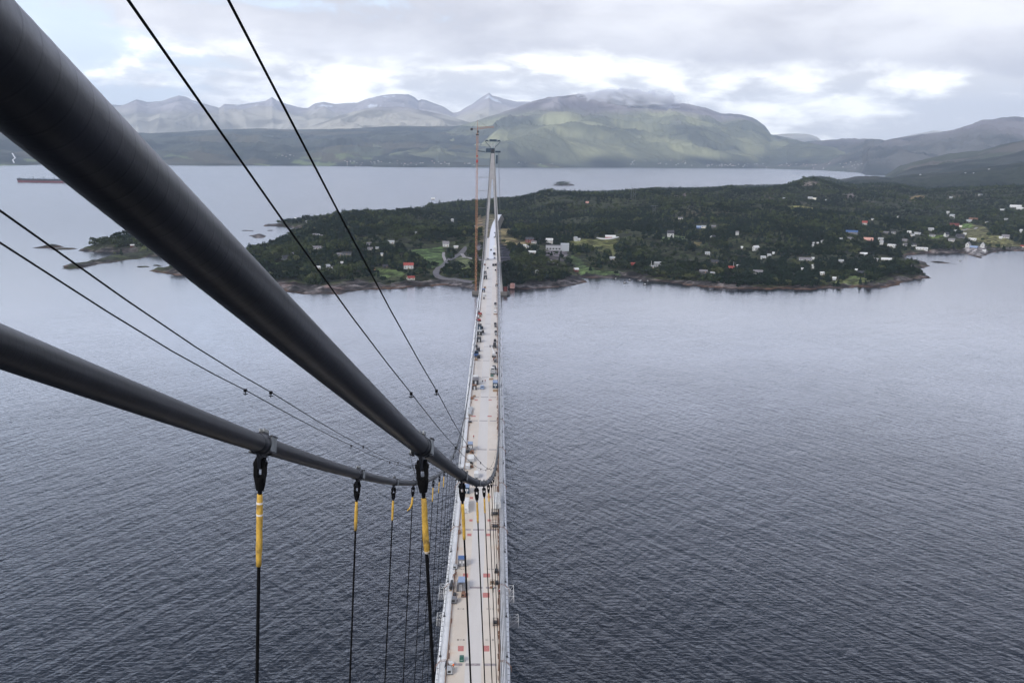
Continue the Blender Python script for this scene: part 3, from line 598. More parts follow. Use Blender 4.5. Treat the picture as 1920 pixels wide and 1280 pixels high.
HD = [  # px, py(base), width px, storeys, wall, roof, label (None = lookalike group), turn
 (535, 487, 15, 1, 'white', 'roofdark', 'white house with dark roof standing alone at the left end of the wood', .5, 5),
 (548, 478, 6, 1, 'white', 'roofgrey', 'tiny white shed up the slope behind the leftmost dark roofed house', 0, 2),
 (594, 467, 18, 1, 'white', 'roofgrey', 'long white house with slate grey roof and small annex on the left slope', .1, 3),
 (607, 465, 5, 1, 'cream', 'roofgrey', 'little cream outbuilding just right of the long slate roofed house', 0, 1.5),
 (590, 444, 7, 1, 'lgrey', 'roofgrey', 'pale grey cabin high among the left trees, leftmost of three', .2, 3), (597, 443, 5, 1, 'white', 'lgrey', 'middle one of three cabins high among the left trees', 0, 3), (603, 445, 6, 1, 'cream', 'roofgrey', 'cream cabin high among the left trees, rightmost of three', .3, 3),
 (596, 505, 12, 1, 'white', 'white', 'low white house with white roof close above the left shore rocks', .2, 3), (615, 505, 8, 2, 'lgrey', 'lgrey', 'tall pale grey house between the wires above the shore rocks', .3, 4), (625, 505, 8, 1, 'lgrey', 'roofgrey', 'grey gabled cottage right of the tall pale grey house', .8, 4),
 (650, 478, 20, 1, 'grey', 'roofdark', 'long dark grey lodge in the middle of the left wood', .05, 2), (636, 480, 9, 1, 'grey', 'roofgrey', 'low grey shed left of the long dark lodge', .1, 2), (641, 495, 4, 1, 'white', 'white', 'tiny white hut in the trees above the orange earth heap', 0, 1.5),
 (691, 460, 11, 1, 'white', 'roofgrey', 'white house with blue grey roof left of the right hand pair of wires', .1, 3), (694, 468, 11, 1, 'white', 'roofgrey', 'white house in front of the one with blue grey roof', .0, 2), (707, 468, 6, 1, 'cream', 'lgrey', 'small pale house beside the two white houses on the wooded slope', .2, 2), (716, 479, 3, 1, 'cream', 'lgrey', None, 0, 1),
 (733, 456, 14, 1, 'white', 'lgrey', 'white bungalow with pale roof alone above the woods left of the field', .05, 3), (722, 503, 11, 1, 'darkwall', 'roofdark', 'dark garage with white bargeboards left of the red roofed villa', .4, 2.5),
 (766, 504, 21, 2, 'white', 'roofred', 'large white villa with red tiled roof beside the coast road', .02, 5), (770, 525, 16, 1, 'cream', 'roofred', 'cream boathouse with red roof on the shore rocks below the villa', .35, 3.5),
 (836, 462, 14, 2, 'white', 'roofgrey', 'white farmhouse with grey roof above the green field', .0, 5), (855, 466, 9, 1, 'white', 'white', 'low white caravan like shed right of the grey roofed farmhouse', .0, 1), (780, 438, 6, 1, 'white', 'lgrey', 'small white house deep in the wood above the green field', .2, 2), (848, 416, 5, 2, 'white', 'white', 'two narrow white gables high in the wood left of the crane', .9, 3), (879, 424, 4, 1, 'white', 'white', None, 0, 2), (887, 427, 9, 1, 'white', 'lgrey', 'pair of white roofs in the wood just left of the crane mast', -.2, 3),
 (993, 454, 18, 2, 'barn', 'roofdark', 'big dark red barn right of the bridge tower', .1, 4), (1001, 456, 11, 1, 'white', 'roofgrey', 'white wing in front of the dark red barn', .0, 2), (1030, 455, 15, 2, 'white', 'white', 'bright white house behind the grey workshop', .02, 3),
 (1079, 452, 7, 2, 'white', 'lgrey', 'small white house on the upper edge of the pale meadow', .5, 3), (1085, 452, 6, 1, 'white', 'white', 'white garage beside the small house on the upper meadow edge', .1, 1.5),
 (1141, 447, 14, 1, 'red', 'white', 'red farm building behind the curved pale drive', .05, 3), (1151, 446, 7, 1, 'white', 'white', 'white farmhouse at the right end of the curved drive', .0, 3), (997, 475, 17, 1, 'white', 'white', 'long low white house in the trees left of the workshop yard', .05, 2.5), (983, 463, 7, 1, 'cream', 'white', 'pale cottage among trees between the tower and the workshop', .3, 2), (989, 466, 5, 1, 'cream', 'lgrey', 'tiny pale cottage next to the long low white house', .1, 2),
 (1148, 487, 11, 1, 'white', 'lgrey', 'plain white box shaped house in the wood above the beach', .0, 3.5), (1080, 510, 10, 1, 'barn', 'white', 'red boat shed with white roof at the end of the small bay', .5, 3), (1007, 512, 7, 1, 'white', 'lgrey', 'small white cabin in the wood above the rocky point', .3, 2),
 (1257, 445, 14, 3, 'white', 'roofdark', 'tall white house with dark roof on a bright lawn', .12, 6), (1310, 429, 9, 1, 'bluepaint', 'bluelight', 'blue hall in the wood up behind the tall white house', .0, 3), (1320, 428, 12, 1, 'cream', 'lgrey', 'pale low building joined to the right of the blue hall', .0, 2), (1338, 427, 9, 1, 'grey', 'roofgrey', 'grey shed at the right end of the blue hall row', .05, 2),
 (1276, 411, 10, 1, 'cream', 'roofgrey', 'pale house highest in the wood above the tall white house', .1, 2), (1337, 446, 12, 1, 'white', 'roofdark', 'white gabled house with dark roof in a small clearing', .9, 3), (1382, 441, 6, 2, 'white', 'roofgrey', 'narrow white house beside a light clearing', .2, 3.5), (1391, 466, 4, 1, 'white', 'white', None, 0, 2), (1326, 477, 10, 1, 'white', 'lgrey', 'white house with pale roof alone in the middle of the wood', .3, 3), (1187, 497, 9, 1, 'red', 'roofred', 'small red cabin with red roof above the beach', .0, 2), 
 (1233, 500, 15, 2, 'lgrey', 'lgrey', 'pale grey house with balcony beside a flagpole above the shore', .3, 3), (1222, 503, 8, 1, 'white', 'lgrey', 'white annex by the flagpole above the shore', .2, 2), (1291, 493, 14, 1, 'grey', 'roofgrey', 'dark grey house with flat roof above the black garage', .1, 2.5), (1302, 498, 9, 1, 'white', 'roofdark', 'white front with dark roof right of the flat roofed grey house', .1, 2), (1340, 493, 15, 1, 'darkwall', 'roofdark', 'black house with white door half in the trees', .2, 3), (1319, 511, 17, 1, 'darkwall', 'roofgrey', 'long black garage with grey roof near the shore', .0, 2.5), (1336, 515, 9, 1, 'grey', 'lgrey', 'grey shed right of the long black garage', .1, 2),
 (1371, 505, 12, 1, 'pinkwall', 'roofred', 'pink house behind a mast above the shore', .2, 4), (1384, 501, 6, 1, 'white', 'white', 'tiny white hut right of the pink house', .0, 2), (1421, 515, 20, 2, 'white', 'roofgrey', 'wide white house with balcony just above the pale rocks', .05, 3), (1417, 470, 13, 2, 'white', 'white', 'pair of bright white gables in the middle of the wood', .8, 4), (1431, 485, 10, 1, 'white', 'lgrey', 'white house lowest on the left of a stepped row of three', .2, 3), (1442, 481, 7, 1, 'white', 'lgrey', 'white house in the middle of a stepped row of three', .2, 3), (1450, 477, 4, 1, 'white', 'white', 'white hut highest of a stepped row of three', 0, 2),
 (1510, 488, 26, 1, 'lgrey', 'roofgrey', 'very long low grey and white house in the wood', .02, 3), (1524, 487, 5, 1, 'white', 'white', 'white porch building at the right end of the very long house', 0, 2), (1542, 455, 5, 1, 'white', 'white', 'small white gable on a bare slope in the right wood', .8, 3), (1525, 458, 3, 1, 'white', 'white', None, 0, 1.5), (1533, 458, 3, 1, 'white', 'white', None, 0, 1.5), (1524, 463, 3, 1, 'white', 'white', None, 0, 1.5),
 (1562, 402, 18, 1, 'lgrey', 'roofgrey', 'long pale house at the end of the high pale pasture', .02, 2), (1621, 422, 10, 2, 'white', 'roofred', 'small white house with orange red roof above the village', .02, 3.5), (1597, 437, 23, 1, 'grey', 'bluepaint', 'long hall with dark blue roof above the village', .02, 3), (1593, 450, 14, 1, 'lgrey', 'roofgrey', 'grey gabled house below the long blue roofed hall', .6, 3), (1577, 450, 5, 1, 'white', 'white', None, 0, 1.5), (1628, 451, 18, 1, 'pinkwall', 'pink', 'large pink house with pink roof in the village', .1, 4), (1619, 479, 14, 1, 'lgrey', 'white', 'pale house with a wide white terrace at the wood edge', .3, 3), (1577, 492, 10, 1, 'lgrey', 'lgrey', 'faded grey cabin in the shade of the right wood', .2, 3), (1541, 516, 8, 1, 'cream', 'white', 'cream cabin with white porch near the right shore', .4, 3), (1504, 510, 3, 2, 'white', 'white', None, 0, 1.5), (1524, 504, 3, 2, 'white', 'white', None, 0, 1.5), (1616, 515, 17, 1, 'darkwall', 'roofdark', 'dark cottage with white trimmed gables near the right point', .3, 3.5), (1605, 512, 4, 2, 'white', 'white', 'narrow white tower like shed left of the white trimmed cottage', 0, 2), (1564, 526, 7, 1, 'lgrey', 'white', 'small white roofed boathouse on the right shore grass', 0, 1.5), (1487, 517, 9, 1, 'grey', 'roofgrey', 'weathered grey hut on the rocks of the lower shore', .3, 2),
 (1642, 489, 9, 1, 'white', 'lgrey', 'white garage left of the long white house on the green lawn', .1, 2.5), (1662, 489, 20, 1, 'white', 'white', 'long white house on a green lawn at the right point', .0, 3), (1651, 450, 10, 1, 'white', 'lgrey', 'white house on the left edge of the village', .1, 2.5), (1652, 458, 7, 2, 'white', 'lgrey', 'narrow white house below the left edge of the village', .4, 3), (1672, 462, 15, 1, 'white', 'white', 'thin long white roof sloping down at the village centre', -.3, 2),
 (1745, 434, 10, 2, 'white', 'lgrey', 'white cottage with grey hipped roof above a bright lawn', .3, 3), (1704, 438, 8, 1, 'white', 'white', 'white house leftmost in the upper village row', .3, 3), (1718, 439, 7, 1, 'white', 'lgrey', 'low pale house in the upper village row', 0, 1.5), (1711, 444, 7, 1, 'cream', 'lgrey', 'round looking pale hut just below the upper village row', .4, 3), (1724, 440, 4, 1, 'lgrey', 'lgrey', None, 0, 1), (1696, 453, 9, 1, 'grey', 'roofgrey', 'dark grey house with white trim in the village centre', .1, 2), (1697, 462, 9, 1, 'white', 'roofgrey', 'white gabled house below the grey one in the village centre', .8, 3), (1713, 461, 10, 1, 'white', 'roofdark', 'white fronted house with dark roof near the small bay', .3, 3), (1728, 468, 22, 1, 'white', 'white', 'long white boathouse pointing at the small bay', .1, 2), (1661, 438, 12, 1, 'grey', 'roofgrey', 'grey roofed house at the top left of the village', 0, 1.5), (1675, 438, 8, 1, 'lgrey', 'roofgrey', 'faint grey house next to the top left of the village', 0, 1.5),
 (1774, 444, 9, 2, 'white', 'roofdark', 'white gable with dark roof on the left of the right meadow', .9, 4), (1784, 452, 12, 1, 'white', 'roofgrey', 'long white house with windows on the left of the right meadow', .0, 2.5), (1800, 446, 15, 1, 'grey', 'roofdark', 'large house with blue black roof by the right meadow', .5, 5), (1791, 436, 7, 1, 'white', 'white', 'small white gable behind the blue black roofs', .8, 3), (1748, 444, 11, 1, 'lgrey', 'roofgrey', 'low grey house beside the bright green lawn', -.1, 1.5), (1823, 451, 14, 1, 'white', 'white', 'long white roof across the lower right meadow', -.1, 2.5), (1809, 440, 5, 1, 'white', 'white', 'little white shed on the right meadow', 0, 1.5), (1801, 426, 5, 1, 'cream', 'cream', 'little cream shed on the small bright green field', 0, 1.5),
 (1815, 463, 12, 2, 'white', 'roofgrey', 'tall white boathouse gable, the left of two by the quay', 1.3, 5), (1842, 464, 12, 2, 'white', 'lgrey', 'tall white boathouse gable, the right of two by the quay', 1.5, 6), (1826, 467, 14, 1, 'roofgrey', 'bluelight', 'open quay shed with a pale sloping roof between the two gables', -.3, 3), (1845, 472, 6, 1, 'white', 'white', 'tiny white hut at the tip of the quay', 0, 1.5),
 (1789, 424, 17, 1, 'barn', 'barn', 'dark red farm buildings above the small bright green field', .15, 4), (1780, 428, 6, 1, 'white', 'roofgrey', 'small white fronted shed below the dark red farm', 0, 2), (1785, 408, 9, 2, 'white', 'lgrey', 'white house with balcony high in the right village', .2, 3), (1777, 402, 5, 2, 'white', 'white', 'narrow white gable behind the balcony house', .5, 2), (1789, 412, 5, 1, 'white', 'white', 'tiny white shed below the balcony house', 0, 1.5), (1816, 417, 11, 1, 'white', 'lgrey', 'white house left of the red brown roof in the right village', .4, 4), (1825, 413, 16, 1, 'wood', 'rust', 'long red brown roof high in the right village', -.1, 3), (1850, 420, 6, 1, 'cream', 'lgrey', 'pale upright house in trees right of the red brown roof', .9, 4), (1885, 446, 13, 1, 'white', 'roofgrey', 'white house with grey roof alone on the far right meadow', .1, 4), (1876, 447, 6, 1, 'white', 'white', 'little white garage left of the lone far right house', 0, 1.5), (1914, 436, 4, 2, 'white', 'white', 'narrow white post like house at the right picture edge', .5, 2), (1918, 464, 9, 1, 'cream', 'roofred', 'cream boathouse cut by the right picture edge', 0, 2),
 (1904, 389, 20, 1, 'white', 'white', 'cluster of white halls on the wooded hill at the right edge', .1, 3), (1912, 393, 12, 1, 'white', 'white', 'white hall in front of the cluster at the right edge', .0, 2), (1880, 395, 9, 1, 'lgrey', 'white', 'low pale hall left of the cluster at the right edge', .0, 1.5), (1886, 413, 6, 1, 'lgrey', 'lgrey', None, .2, 1.5), (1519, 373, 9, 1, 'white', 'lgrey', 'white house under the round rocky knoll', .1, 3), (1527, 374, 7, 1, 'cream', 'cream', 'cream house right of the white one under the rocky knoll', .0, 2), (1549, 377, 4, 1, 'cream', 'lgrey', None, 0, 2), (1470, 374, 5, 1, 'lgrey', 'lgrey', None, 0, 3), (1101, 382, 6, 1, 'pinkwall', 'pink', 'tiny pink house on the wooded ridge behind the bridge', .2, 3), (1242, 392, 3, 1, 'white', 'white', None, 0, 2), (1760, 358, 14, 1, 'lgrey', 'bluelight', 'long pale blue roof high on the dark hill at right', 0, 1.5), (1783, 372, 6, 1, 'lgrey', 'lgrey', None, 0, 2), (1838, 367, 8, 1, 'cream', 'lgrey', 'pale house high on the dark hill at right', 0, 2), (1636, 413, 5, 1, 'cream', 'lgrey', None, 0, 1.5), (1683, 408, 3, 1, 'cream', 'lgrey', None, 0, 1.5),
 (248, 463, 7, 1, 'barn', 'white', 'small red cabin on the wooded islet at far left', .2, 2), (275, 459, 5, 1, 'darkwall', 'roofdark', 'dark hut on the islet close to the thick cable', 0, 2), (553, 413, 3, 2, 'white', 'white', None, 0, 2), (575, 418, 5, 1, 'white', 'lgrey', 'tiny white boathouse behind the rocks at upper left', 0, 2), (556, 414, 3, 2, 'white', 'white', None, 0, 2), (590, 423, 3, 1, 'white', 'white', None, 0, 2),
 (812, 374, 8, 1, 'white', 'white', 'white hall on the far headland behind the wooded ridge', 0, 2)]
for px, py, wpx, st, wall, roof, lab, rz, hp in HD:
    p = onland(px, py); D = math.hypot(p[0], p[1]); m = D/CF
    w_ = max(wpx*m*.84, 3.0); h = 2.5*st if st > 1 else 2.6; rh = max(1.2, min(hp*m*.8, w_*.42)); d_ = max(4.5, min(w_*.62, 9))
    face = -math.atan2(p[0], p[1])
    det = 2 if (wpx >= 14 and D < 1900) else (1 if wpx >= 8 else 0)
    make_house(p, w_, d_, h, rh, 'housewhite' if wall == 'white' else wall, roof, face+rz, lab or 'tiny pale hut half hidden in the dark woods', SM, detail=det)

# grey workshop and its vehicles
wp = onland(1038, 469); we = empty('workshop', wp, -math.atan2(wp[0], wp[1]), label='grey flat roofed workshop beside an asphalt yard right of the bridge', cat='workshop')
MB().box((0, 5, 2.5), (24, 12, 8)).build('wall', M['lgrey'], we); MB().box((0, 5, 6.62), (24.6, 12.6, .25)).build('roof', M['roofgrey'], we)
MB().box((17, 8, 4.2), (13, 14, 11)).build('hall', M['steel'], we)
for k in range(5): MB().box((-9.5+k*4.6, -1.06, 2.2), (3, .12, 2.6)).build('door', M['darkwall'], we)
HOUSES.append((wp[0], wp[1], 24))

# ================================================================ FOREST
def leafset(kind, K, r):
    """K little triangles filling one crown; unit height crown centred on the trunk axis"""
    V = np.zeros((K, 3, 3)); g = np.random.default_rng(r)
    for i in range(K):
        if kind == 0:
            lob = g.integers(0, 4); ca = lob*1.7+r; c0 = np.array([math.cos(ca)*.16, math.sin(ca)*.16, .55+.14*(lob % 2)])
            u = g.normal(size=3); u /= np.linalg.norm(u); u[2] = abs(u[2])*1.0-.25
            p = c0+u*np.array([.28, .28, .34])*g.uniform(.75, 1.05); nrm = u; sz = g.uniform(.14, .24)
        else:
            t = (i+.5)/K; a = i*2.4+r; rad = .26*(1-t)**.85+.02
            p = np.array([math.cos(a)*rad*.8, math.sin(a)*rad*.8, .12+.86*t]); nrm = np.array([math.cos(a), math.sin(a), .55]); sz = .17*(1-t)+.06
        nrm = nrm/np.linalg.norm(nrm)+g.normal(size=3)*.35; nrm /= np.linalg.norm(nrm)
        a_ = np.cross(nrm, [0, 0, 1.0]); a_ /= np.linalg.norm(a_)+1e-9; b_ = np.cross(nrm, a_); th = g.uniform(0, 6.28)
        for k in range(3):
            q = th+k*2.094; V[i, k] = p+(a_*math.cos(q)+b_*math.sin(q))*sz*g.uniform(.8, 1.2)
    return V
def forest_mesh(pos, hts, kinds, K, tints):
    n = len(pos); out = np.empty((n, K, 3, 3), np.float32); lib = {(k, v): leafset(k, K, v*7+k) for k in (0, 1) for v in range(6)}
    var = rng.integers(0, 6, n); ang = rng.uniform(0, 6.28, n); wid = rng.uniform(.85, 1.35, n)
    for (k, v), L in lib.items():
        s = np.where((kinds == k) & (var == v))[0]
        if not len(s): continue
        ca, sa = np.cos(ang[s])[:, None, None], np.sin(ang[s])[:, None, None]
        sc = (hts[s]*wid[s])[:, None, None]; x = L[None, ..., 0]; y = L[None, ..., 1]
        out[s, ..., 0] = (x*ca-y*sa)*sc+pos[s, 0][:, None, None]
        out[s, ..., 1] = (x*sa+y*ca)*sc+pos[s, 1][:, None, None]
        out[s, ..., 2] = L[None, ..., 2]*hts[s][:, None, None]+pos[s, 2][:, None, None]
    v = out.reshape(-1, 3); f = np.arange(len(v)).reshape(-1, 3)
    lj = rng.uniform(.7, 1.3, (n, K, 1, 1))*np.ones((1, 1, 3, 1))
    c = (tints[:, None, None, :]*lj).reshape(-1, 3)
    return v, f, c
def leafmat(name):
    m = bpy.data.materials.new(name); m.use_nodes = True; N = NT(m.node_tree)
    a = N.add('ShaderNodeAttribute', {'attribute_name': 'tint'}).outputs[0]
    d = N.add('ShaderNodeBsdfDiffuse', None, {'Color': a}); t = N.add('ShaderNodeBsdfTranslucent', None, {'Color': a})
    x = N.add('ShaderNodeMixShader', None, {0: .25, 1: d.outputs[0], 2: t.outputs[0]})
    o = N.add('ShaderNodeOutputMaterial'); N.l.new(x.outputs[0], o.inputs[0]); return m
M['leaf'] = leafmat('foliage')
SOLO = [(845, 489, 11, 0, 'round dark broadleaf tree beside the farm track'), (804, 505, 10, 1, 'dark conifer standing in the lower edge of the green field'), (1123, 503, 13, 1, 'lighter pointed conifer above the small beach'), (752, 478, 9, 0, 'round tree at the upper left corner of the green field'),
        (1107, 508, 8, 1, 'small conifer on the grass left of the pointed conifer'), (1842, 452, 6, 0, 'small bush like tree behind the quay gables'), (1853, 444, 8, 0, 'round tree on the right meadow slope'), (1870, 466, 8, 0, 'round tree at the lower right meadow edge'), (674, 512, 7, 0, 'low tree beside the shore lawn left of the earth heap'), (700, 521, 6, 0, 'small tree on the shore lawn below the orange earth heap'), (786, 516, 9, 0, 'tree between the villa and the coast road'), (1272, 442, 5, 0, 'small tree on the lawn of the tall white house'), (1885, 424, 11, 1, 'dark conifer on the ridge above the right meadow'), (1848, 405, 11, 1, 'conifer beside the red brown roofed house')]
SOLOPOS = []
for px, py, h, k, lab in SOLO:
    p = onland(px, py); SOLOPOS.append(p); e = empty('pine_tree' if k else 'broadleaf_tree', p, 0, label=lab, cat='tree')
    t = MB(); t.tube([(0, 0, -1), (.05, 0, h*.3), (0, .08, h*.8)], [.28, .2, .06], 7)
    for q in range(5): a = q*1.3; t.tube([(0, 0, h*(.28+.08*q)), (math.cos(a)*h*.18, math.sin(a)*h*.18, h*(.42+.09*q))], [.1, .03], 5)
    t.build('trunk', M['bark'], e)
    nn = 5 if k == 0 else 2
    L = np.concatenate([leafset(k, 60, 31*q+h) for q in range(nn)]).reshape(-1, 3)*np.array([h*1.15, h*1.15, h])
    base = np.array([.032, .052, .022]) if k == 0 else np.array([.02, .038, .02])
    o = npmesh('crown', L, np.arange(len(L)).reshape(-1, 3), M['leaf'], False, np.repeat(base[None]*rng.uniform(.65, 1.4, (len(L)//3, 1)), 3, 0), nper=3); o.parent = e
def make_forest():
    P = []
    r = 1150.0
    while r < 5200:
        s = 4.9+(r-1150)*.0026
        a0, a1 = R_(-30), R_(33); n = int((a1-a0)*r/s)
        a = a0+(np.arange(n)+rng.uniform(-.42, .42, n))/n*(a1-a0); rr = r+rng.uniform(-.45, .45, n)*s
        P.append(np.stack([np.sin(a)*rr, np.cos(a)*rr], 1)); r += s*.92
    P = np.concatenate(P); x, y = P[:, 0], P[:, 1]
    h = hsample(x, y); d = hsample(x, y, GD)
    n1 = fbm(x, y, 60, 4, 81); n2 = fbm(x, y, 150, 4, 91); n3 = fbm(x, y, 25, 3, 95)
    wide = 26*sstep(x, -340, -300)*sstep(x, -110, -170)*sstep(y, 1420, 1330)
    wide = wide-8*(x < -.335*y)
    ok = (h > 1.4) & (d > 15+wide+(n1-.5)*60)
    ok &= ~((x < -.335*y) & (h < 4.5)) & ~((x < -.225*y) & (y > 1650) & (h < 6.5))
    ok &= ~((n2 > .635) & (rng.uniform(size=len(x)) < .8)) & ~((n3 > .68) & (rng.uniform(size=len(x)) < .7))
    g = 0
    for pl, c in MEADOWS+YARDS:
        xs = np.array(pl); lo, hi = xs.min(0)-6, xs.max(0)+6
        s = np.where((x > lo[0]) & (x < hi[0]) & (y > lo[1]) & (y < hi[1]) & ok)[0]
        if len(s): ok[s[pip(x[s], y[s], pl)]] = False
    for i in range(0, len(ROADPTS)):
        q = ROADPTS[i]; ok &= ~((np.abs(x-q[0]) < 7) & (np.abs(y-q[1]) < 9))
    sc = np.ones(len(x))
    for hx, hy, hr in HOUSES+[(p[0], p[1], 4) for p in SOLOPOS]:
        D = math.hypot(hx, hy); ux, uy = -hx/D, -hy/D
        al = (x-hx)*ux+(y-hy)*uy; la = np.abs(-(x-hx)*uy+(y-hy)*ux)
        ok &= ~((la < hr+2.5) & (al > -hr-2) & (al < hr+11)); f = (la < hr+1) & (al > 0) & (al < 60); sc = np.where(f, np.minimum(sc, .42+al*.005), sc)
    ok &= ~((np.abs(x) < 15) & (y < 2100))
    x, y, h, n1, n2, sc = x[ok], y[ok], h[ok], n1[ok], n2[ok], sc[ok]; D = np.hypot(x, y)
    kind = (rng.uniform(size=len(x)) < np.where(fbm(x, y, 120, 3, 111) > .53, .55, .10)).astype(int)
    ht = rng.uniform(4.6, 9.2, len(x))*np.where(rng.uniform(size=len(x)) < .10, 1.45, 1.0)*(.7+.6*n1)*sc*np.where(kind == 1, 1.2, 1)+(D-1150)*.0006
    sp = sstep(fbm(x, y, 70, 4, 121), .38, .62)[:, None]; u = rng.uniform(0, 1, (len(x), 1))
    t = np.array([.015, .027, .014])*(1-sp)+np.array([.052, .068, .026])*sp
    t = .85*t*(.72+.6*u); t = np.where((rng.uniform(size=len(x)) < .05)[:, None], np.array([.085, .095, .04]), t)
    t = np.where((kind == 1)[:, None], np.array([.013, .024, .015])*(.8+.5*u), t)
    pos = np.stack([x, y, h-.4], 1); near = D < 1900
    V = []; F = []; C = []; b = 0
    for s, K in ((near, 30), (~near & (D < 2900), 18), (D >= 2900, 12)):
        v, f, c = forest_mesh(pos[s], ht[s]*(1.0 if K > 12 else 1.1), kind[s], K, t[s]); V.append(v); F.append(f+b); C.append(c); b += len(v)
    print('trees', len(x), 'verts', b)
    o = npmesh('forest', np.concatenate(V), np.concatenate(F), M['leaf'], False, np.concatenate(C), nper=3)
    tag(o, kind='stuff', label='dense dark green mixed wood covering the peninsula')
make_forest()

# flagpoles, pylons
def pole(px, py, hpx, r, name, label, mat='white'):
    p = onland(px, py); h = hpx*math.hypot(p[0], p[1])/CF
    tag(MB().tube([(0, 0, -1), (0, 0, h)], [r, r*.5], 6).build(name, M[mat], loc=p), label, 'pole')
pole(1221, 503, 13, .35, 'flagpole', 'white flagpole beside the pale grey house above the shore')
pole(1375, 505, 14, .25, 'flagpole', 'thin mast in front of the pink house')
def pylon(px, py, hpx, label):
    p = onland(px, py); D = math.hypot(p[0], p[1]); h = hpx*D/CF; e = empty('power_pylon', p, 0, label=label, cat='pylon')
    t = MB()
    for s in (-1, 1): t.tube([(s*3, 0, -2), (s*2.4, 0, h)], .2, 5)
    t.tube([(-3, 0, h*.3), (2.6, 0, h*.75)], .2, 4); t.tube([(3, 0, h*.3), (-2.6, 0, h*.75)], .2, 4); t.build('mast', M['grey'], e)
    MB().tube([(-8, 0, h*.93), (8, 0, h*.93)], .3, 5).build('crossarm', M['grey'], e)
pylon(1189, 376, 20, 'power pylon nearest the thin mast on the ridge'); pylon(1226, 404, 18, 'grey portal pylon in the cleared strip through the wood'); pylon(1428, 351, 11, 'small grey pylon on the skyline at centre right')
p = onland(1183, 376); tag(MB().tube([(0, 0, 0), (0, 0, 50)], [.4, .2], 6).build('radio_mast', M['grey'], loc=p), 'tall thin radio mast rising over the wooded ridge', 'mast')
p = onland(1003, 383); tag(MB().tube([(0, 0, 0), (0, 0, 22)], [.6, .3], 6).build('radio_mast', M['grey'], loc=p), 'short thin mast on the ridge right of the bridge tower', 'mast')
pg = ground(1203, 525, .5); tag(MB().box((0, 0, .3), (22, 2.2, .5)).build('jetty', M['lgrey'], loc=pg), 'narrow white jetty slanting into the small bay', 'jetty'); bpy.data.objects['jetty'].rotation_euler.z = 1.2
def boat(px, py, ln, mat, label, z=0, rz=.4, group='small boats moored off the beach'):
    p = ground(px, py); e = empty('small_boat', (p[0], p[1], z), rz, label=label, cat='boat', group=group)
    w_ = ln*.17; vs = []; n = 7
    for i in range(n):
        t = i/(n-1); ww = w_*math.sin(min(1, (1-t)*1.6+.0)*math.pi/2)+.02; x = -ln/2+ln*t
        vs += [(x, -ww, .7+.25*t*t), (x, -ww*.6, -.2), (x, ww*.6, -.2), (x, ww, .7+.25*t*t)]
    fs = []
    for i in range(n-1):
        for k in range(3): fs.append((i*4+k, i*4+k+1, i*4+k+5, i*4+k+4))
        fs.append((i*4+3, i*4, i*4+4, i*4+7))
    fs.append((3, 2, 1, 0)); MB().raw(vs, fs).build('hull', M[mat], e); MB().box((-.1*ln, 0, 1.1), (ln*.3, w_*1.1, .9)).build('cabin', M['white'], e)
for i, (a, b, l, lab) in enumerate([(1155, 523.5, 5, 'leftmost small dark boat moored off the beach'), (1172, 531, 5, 'small dark boat lowest left in the bay'), (1181, 525.5, 5, 'small dark boat close to the beach left of the jetty'), (1210, 534, 6, 'small dark boat lowest right in the bay'), (1215, 527.5, 5, 'small dark boat tucked beside the jetty'), (1800, 489.5, 6, 'lone pale boat in the bay before the quay')]):
    boat(a, b, l, 'darkwall' if i < 5 else 'lgrey', lab)

# ================================================================ FAR SHORE SETTLEMENTS
def on_layer(L, px, up):
    az, Df, Dr, X, Y, h = L; a = azof(px); i = int(np.clip(np.interp(a, az, np.arange(len(az))), 0, len(az)-1))
    rr = np.hypot(X[:, i], Y[:, i]); z = h[:, i]; el = (z-CAM[2])/rr
    e0 = (lambda d: d[2]/math.hypot(d[0], d[1]))(ray(px, up)); k = int(np.argmax((el >= e0) & (z > 1)))
    return (X[k, i], Y[k, i], z[k])
def farhouse_proto():
    mb = MB(); mb.raw([(-7, -5, -3), (7, -5, -3), (7, 5, -3), (-7, 5, -3), (-7, -5, 5), (7, -5, 5), (7, 5, 5), (-7, 5, 5)], [(0, 1, 5, 4), (1, 2, 6, 5), (2, 3, 7, 6), (3, 0, 4, 7)]); mb.gable(14, 10, 5, 3.5, .4, 1)
    return [mb.mesh('far_house', [M['white'], M[r]]) for r in ('lgrey', 'roofgrey', 'roofred')]
FH = farhouse_proto(); nfh = 0
def farhouses(L, x0, x1, y0, y1, n, label, group, s=1.0):
    for _ in range(n):
        px = random.uniform(x0, x1); py = random.uniform(y0, y1)+(px-x0)/(x1-x0+1e-6)*0
        q = on_layer(L, px, py); o = bpy.data.objects.new('far_house', random.choice(FH)); COL.objects.link(o)
        o.location = q; o.rotation_euler.z = -math.atan2(q[0], q[1])+random.uniform(-.8, .8); k = s*random.uniform(.3, .7); o.scale = (k, k, k)
        tag(o, label, 'house', group)
farhouses(LA, 515, 570, 293, 300, 9, 'tiny pale farmhouse on the far slope left of the fjord side village', 'farmhouses on the far left slope')
farhouses(LA, 648, 895, 303, 312.5, 62, 'tiny white house of the long village across the fjord left of the crane', 'houses of the far village left of the crane', 1.15)
farhouses(LB, 965, 1045, 305, 312, 10, 'tiny white house on the far shore just right of the tower', 'far houses right of the tower', 1.1)
farhouses(LB, 1185, 1300, 302, 312, 22, 'tiny white house on the far shore under the big green mountain', 'far houses under the green mountain', 1.2)
farhouses(LB, 1320, 1440, 308, 314, 34, 'tiny white house in the left half of the far town', 'houses in the left half of the far town', 1.3)
farhouses(LC, 1440, 1620, 307, 322, 60, 'tiny white house in the right half of the far town', 'houses in the right half of the far town', 1.3)
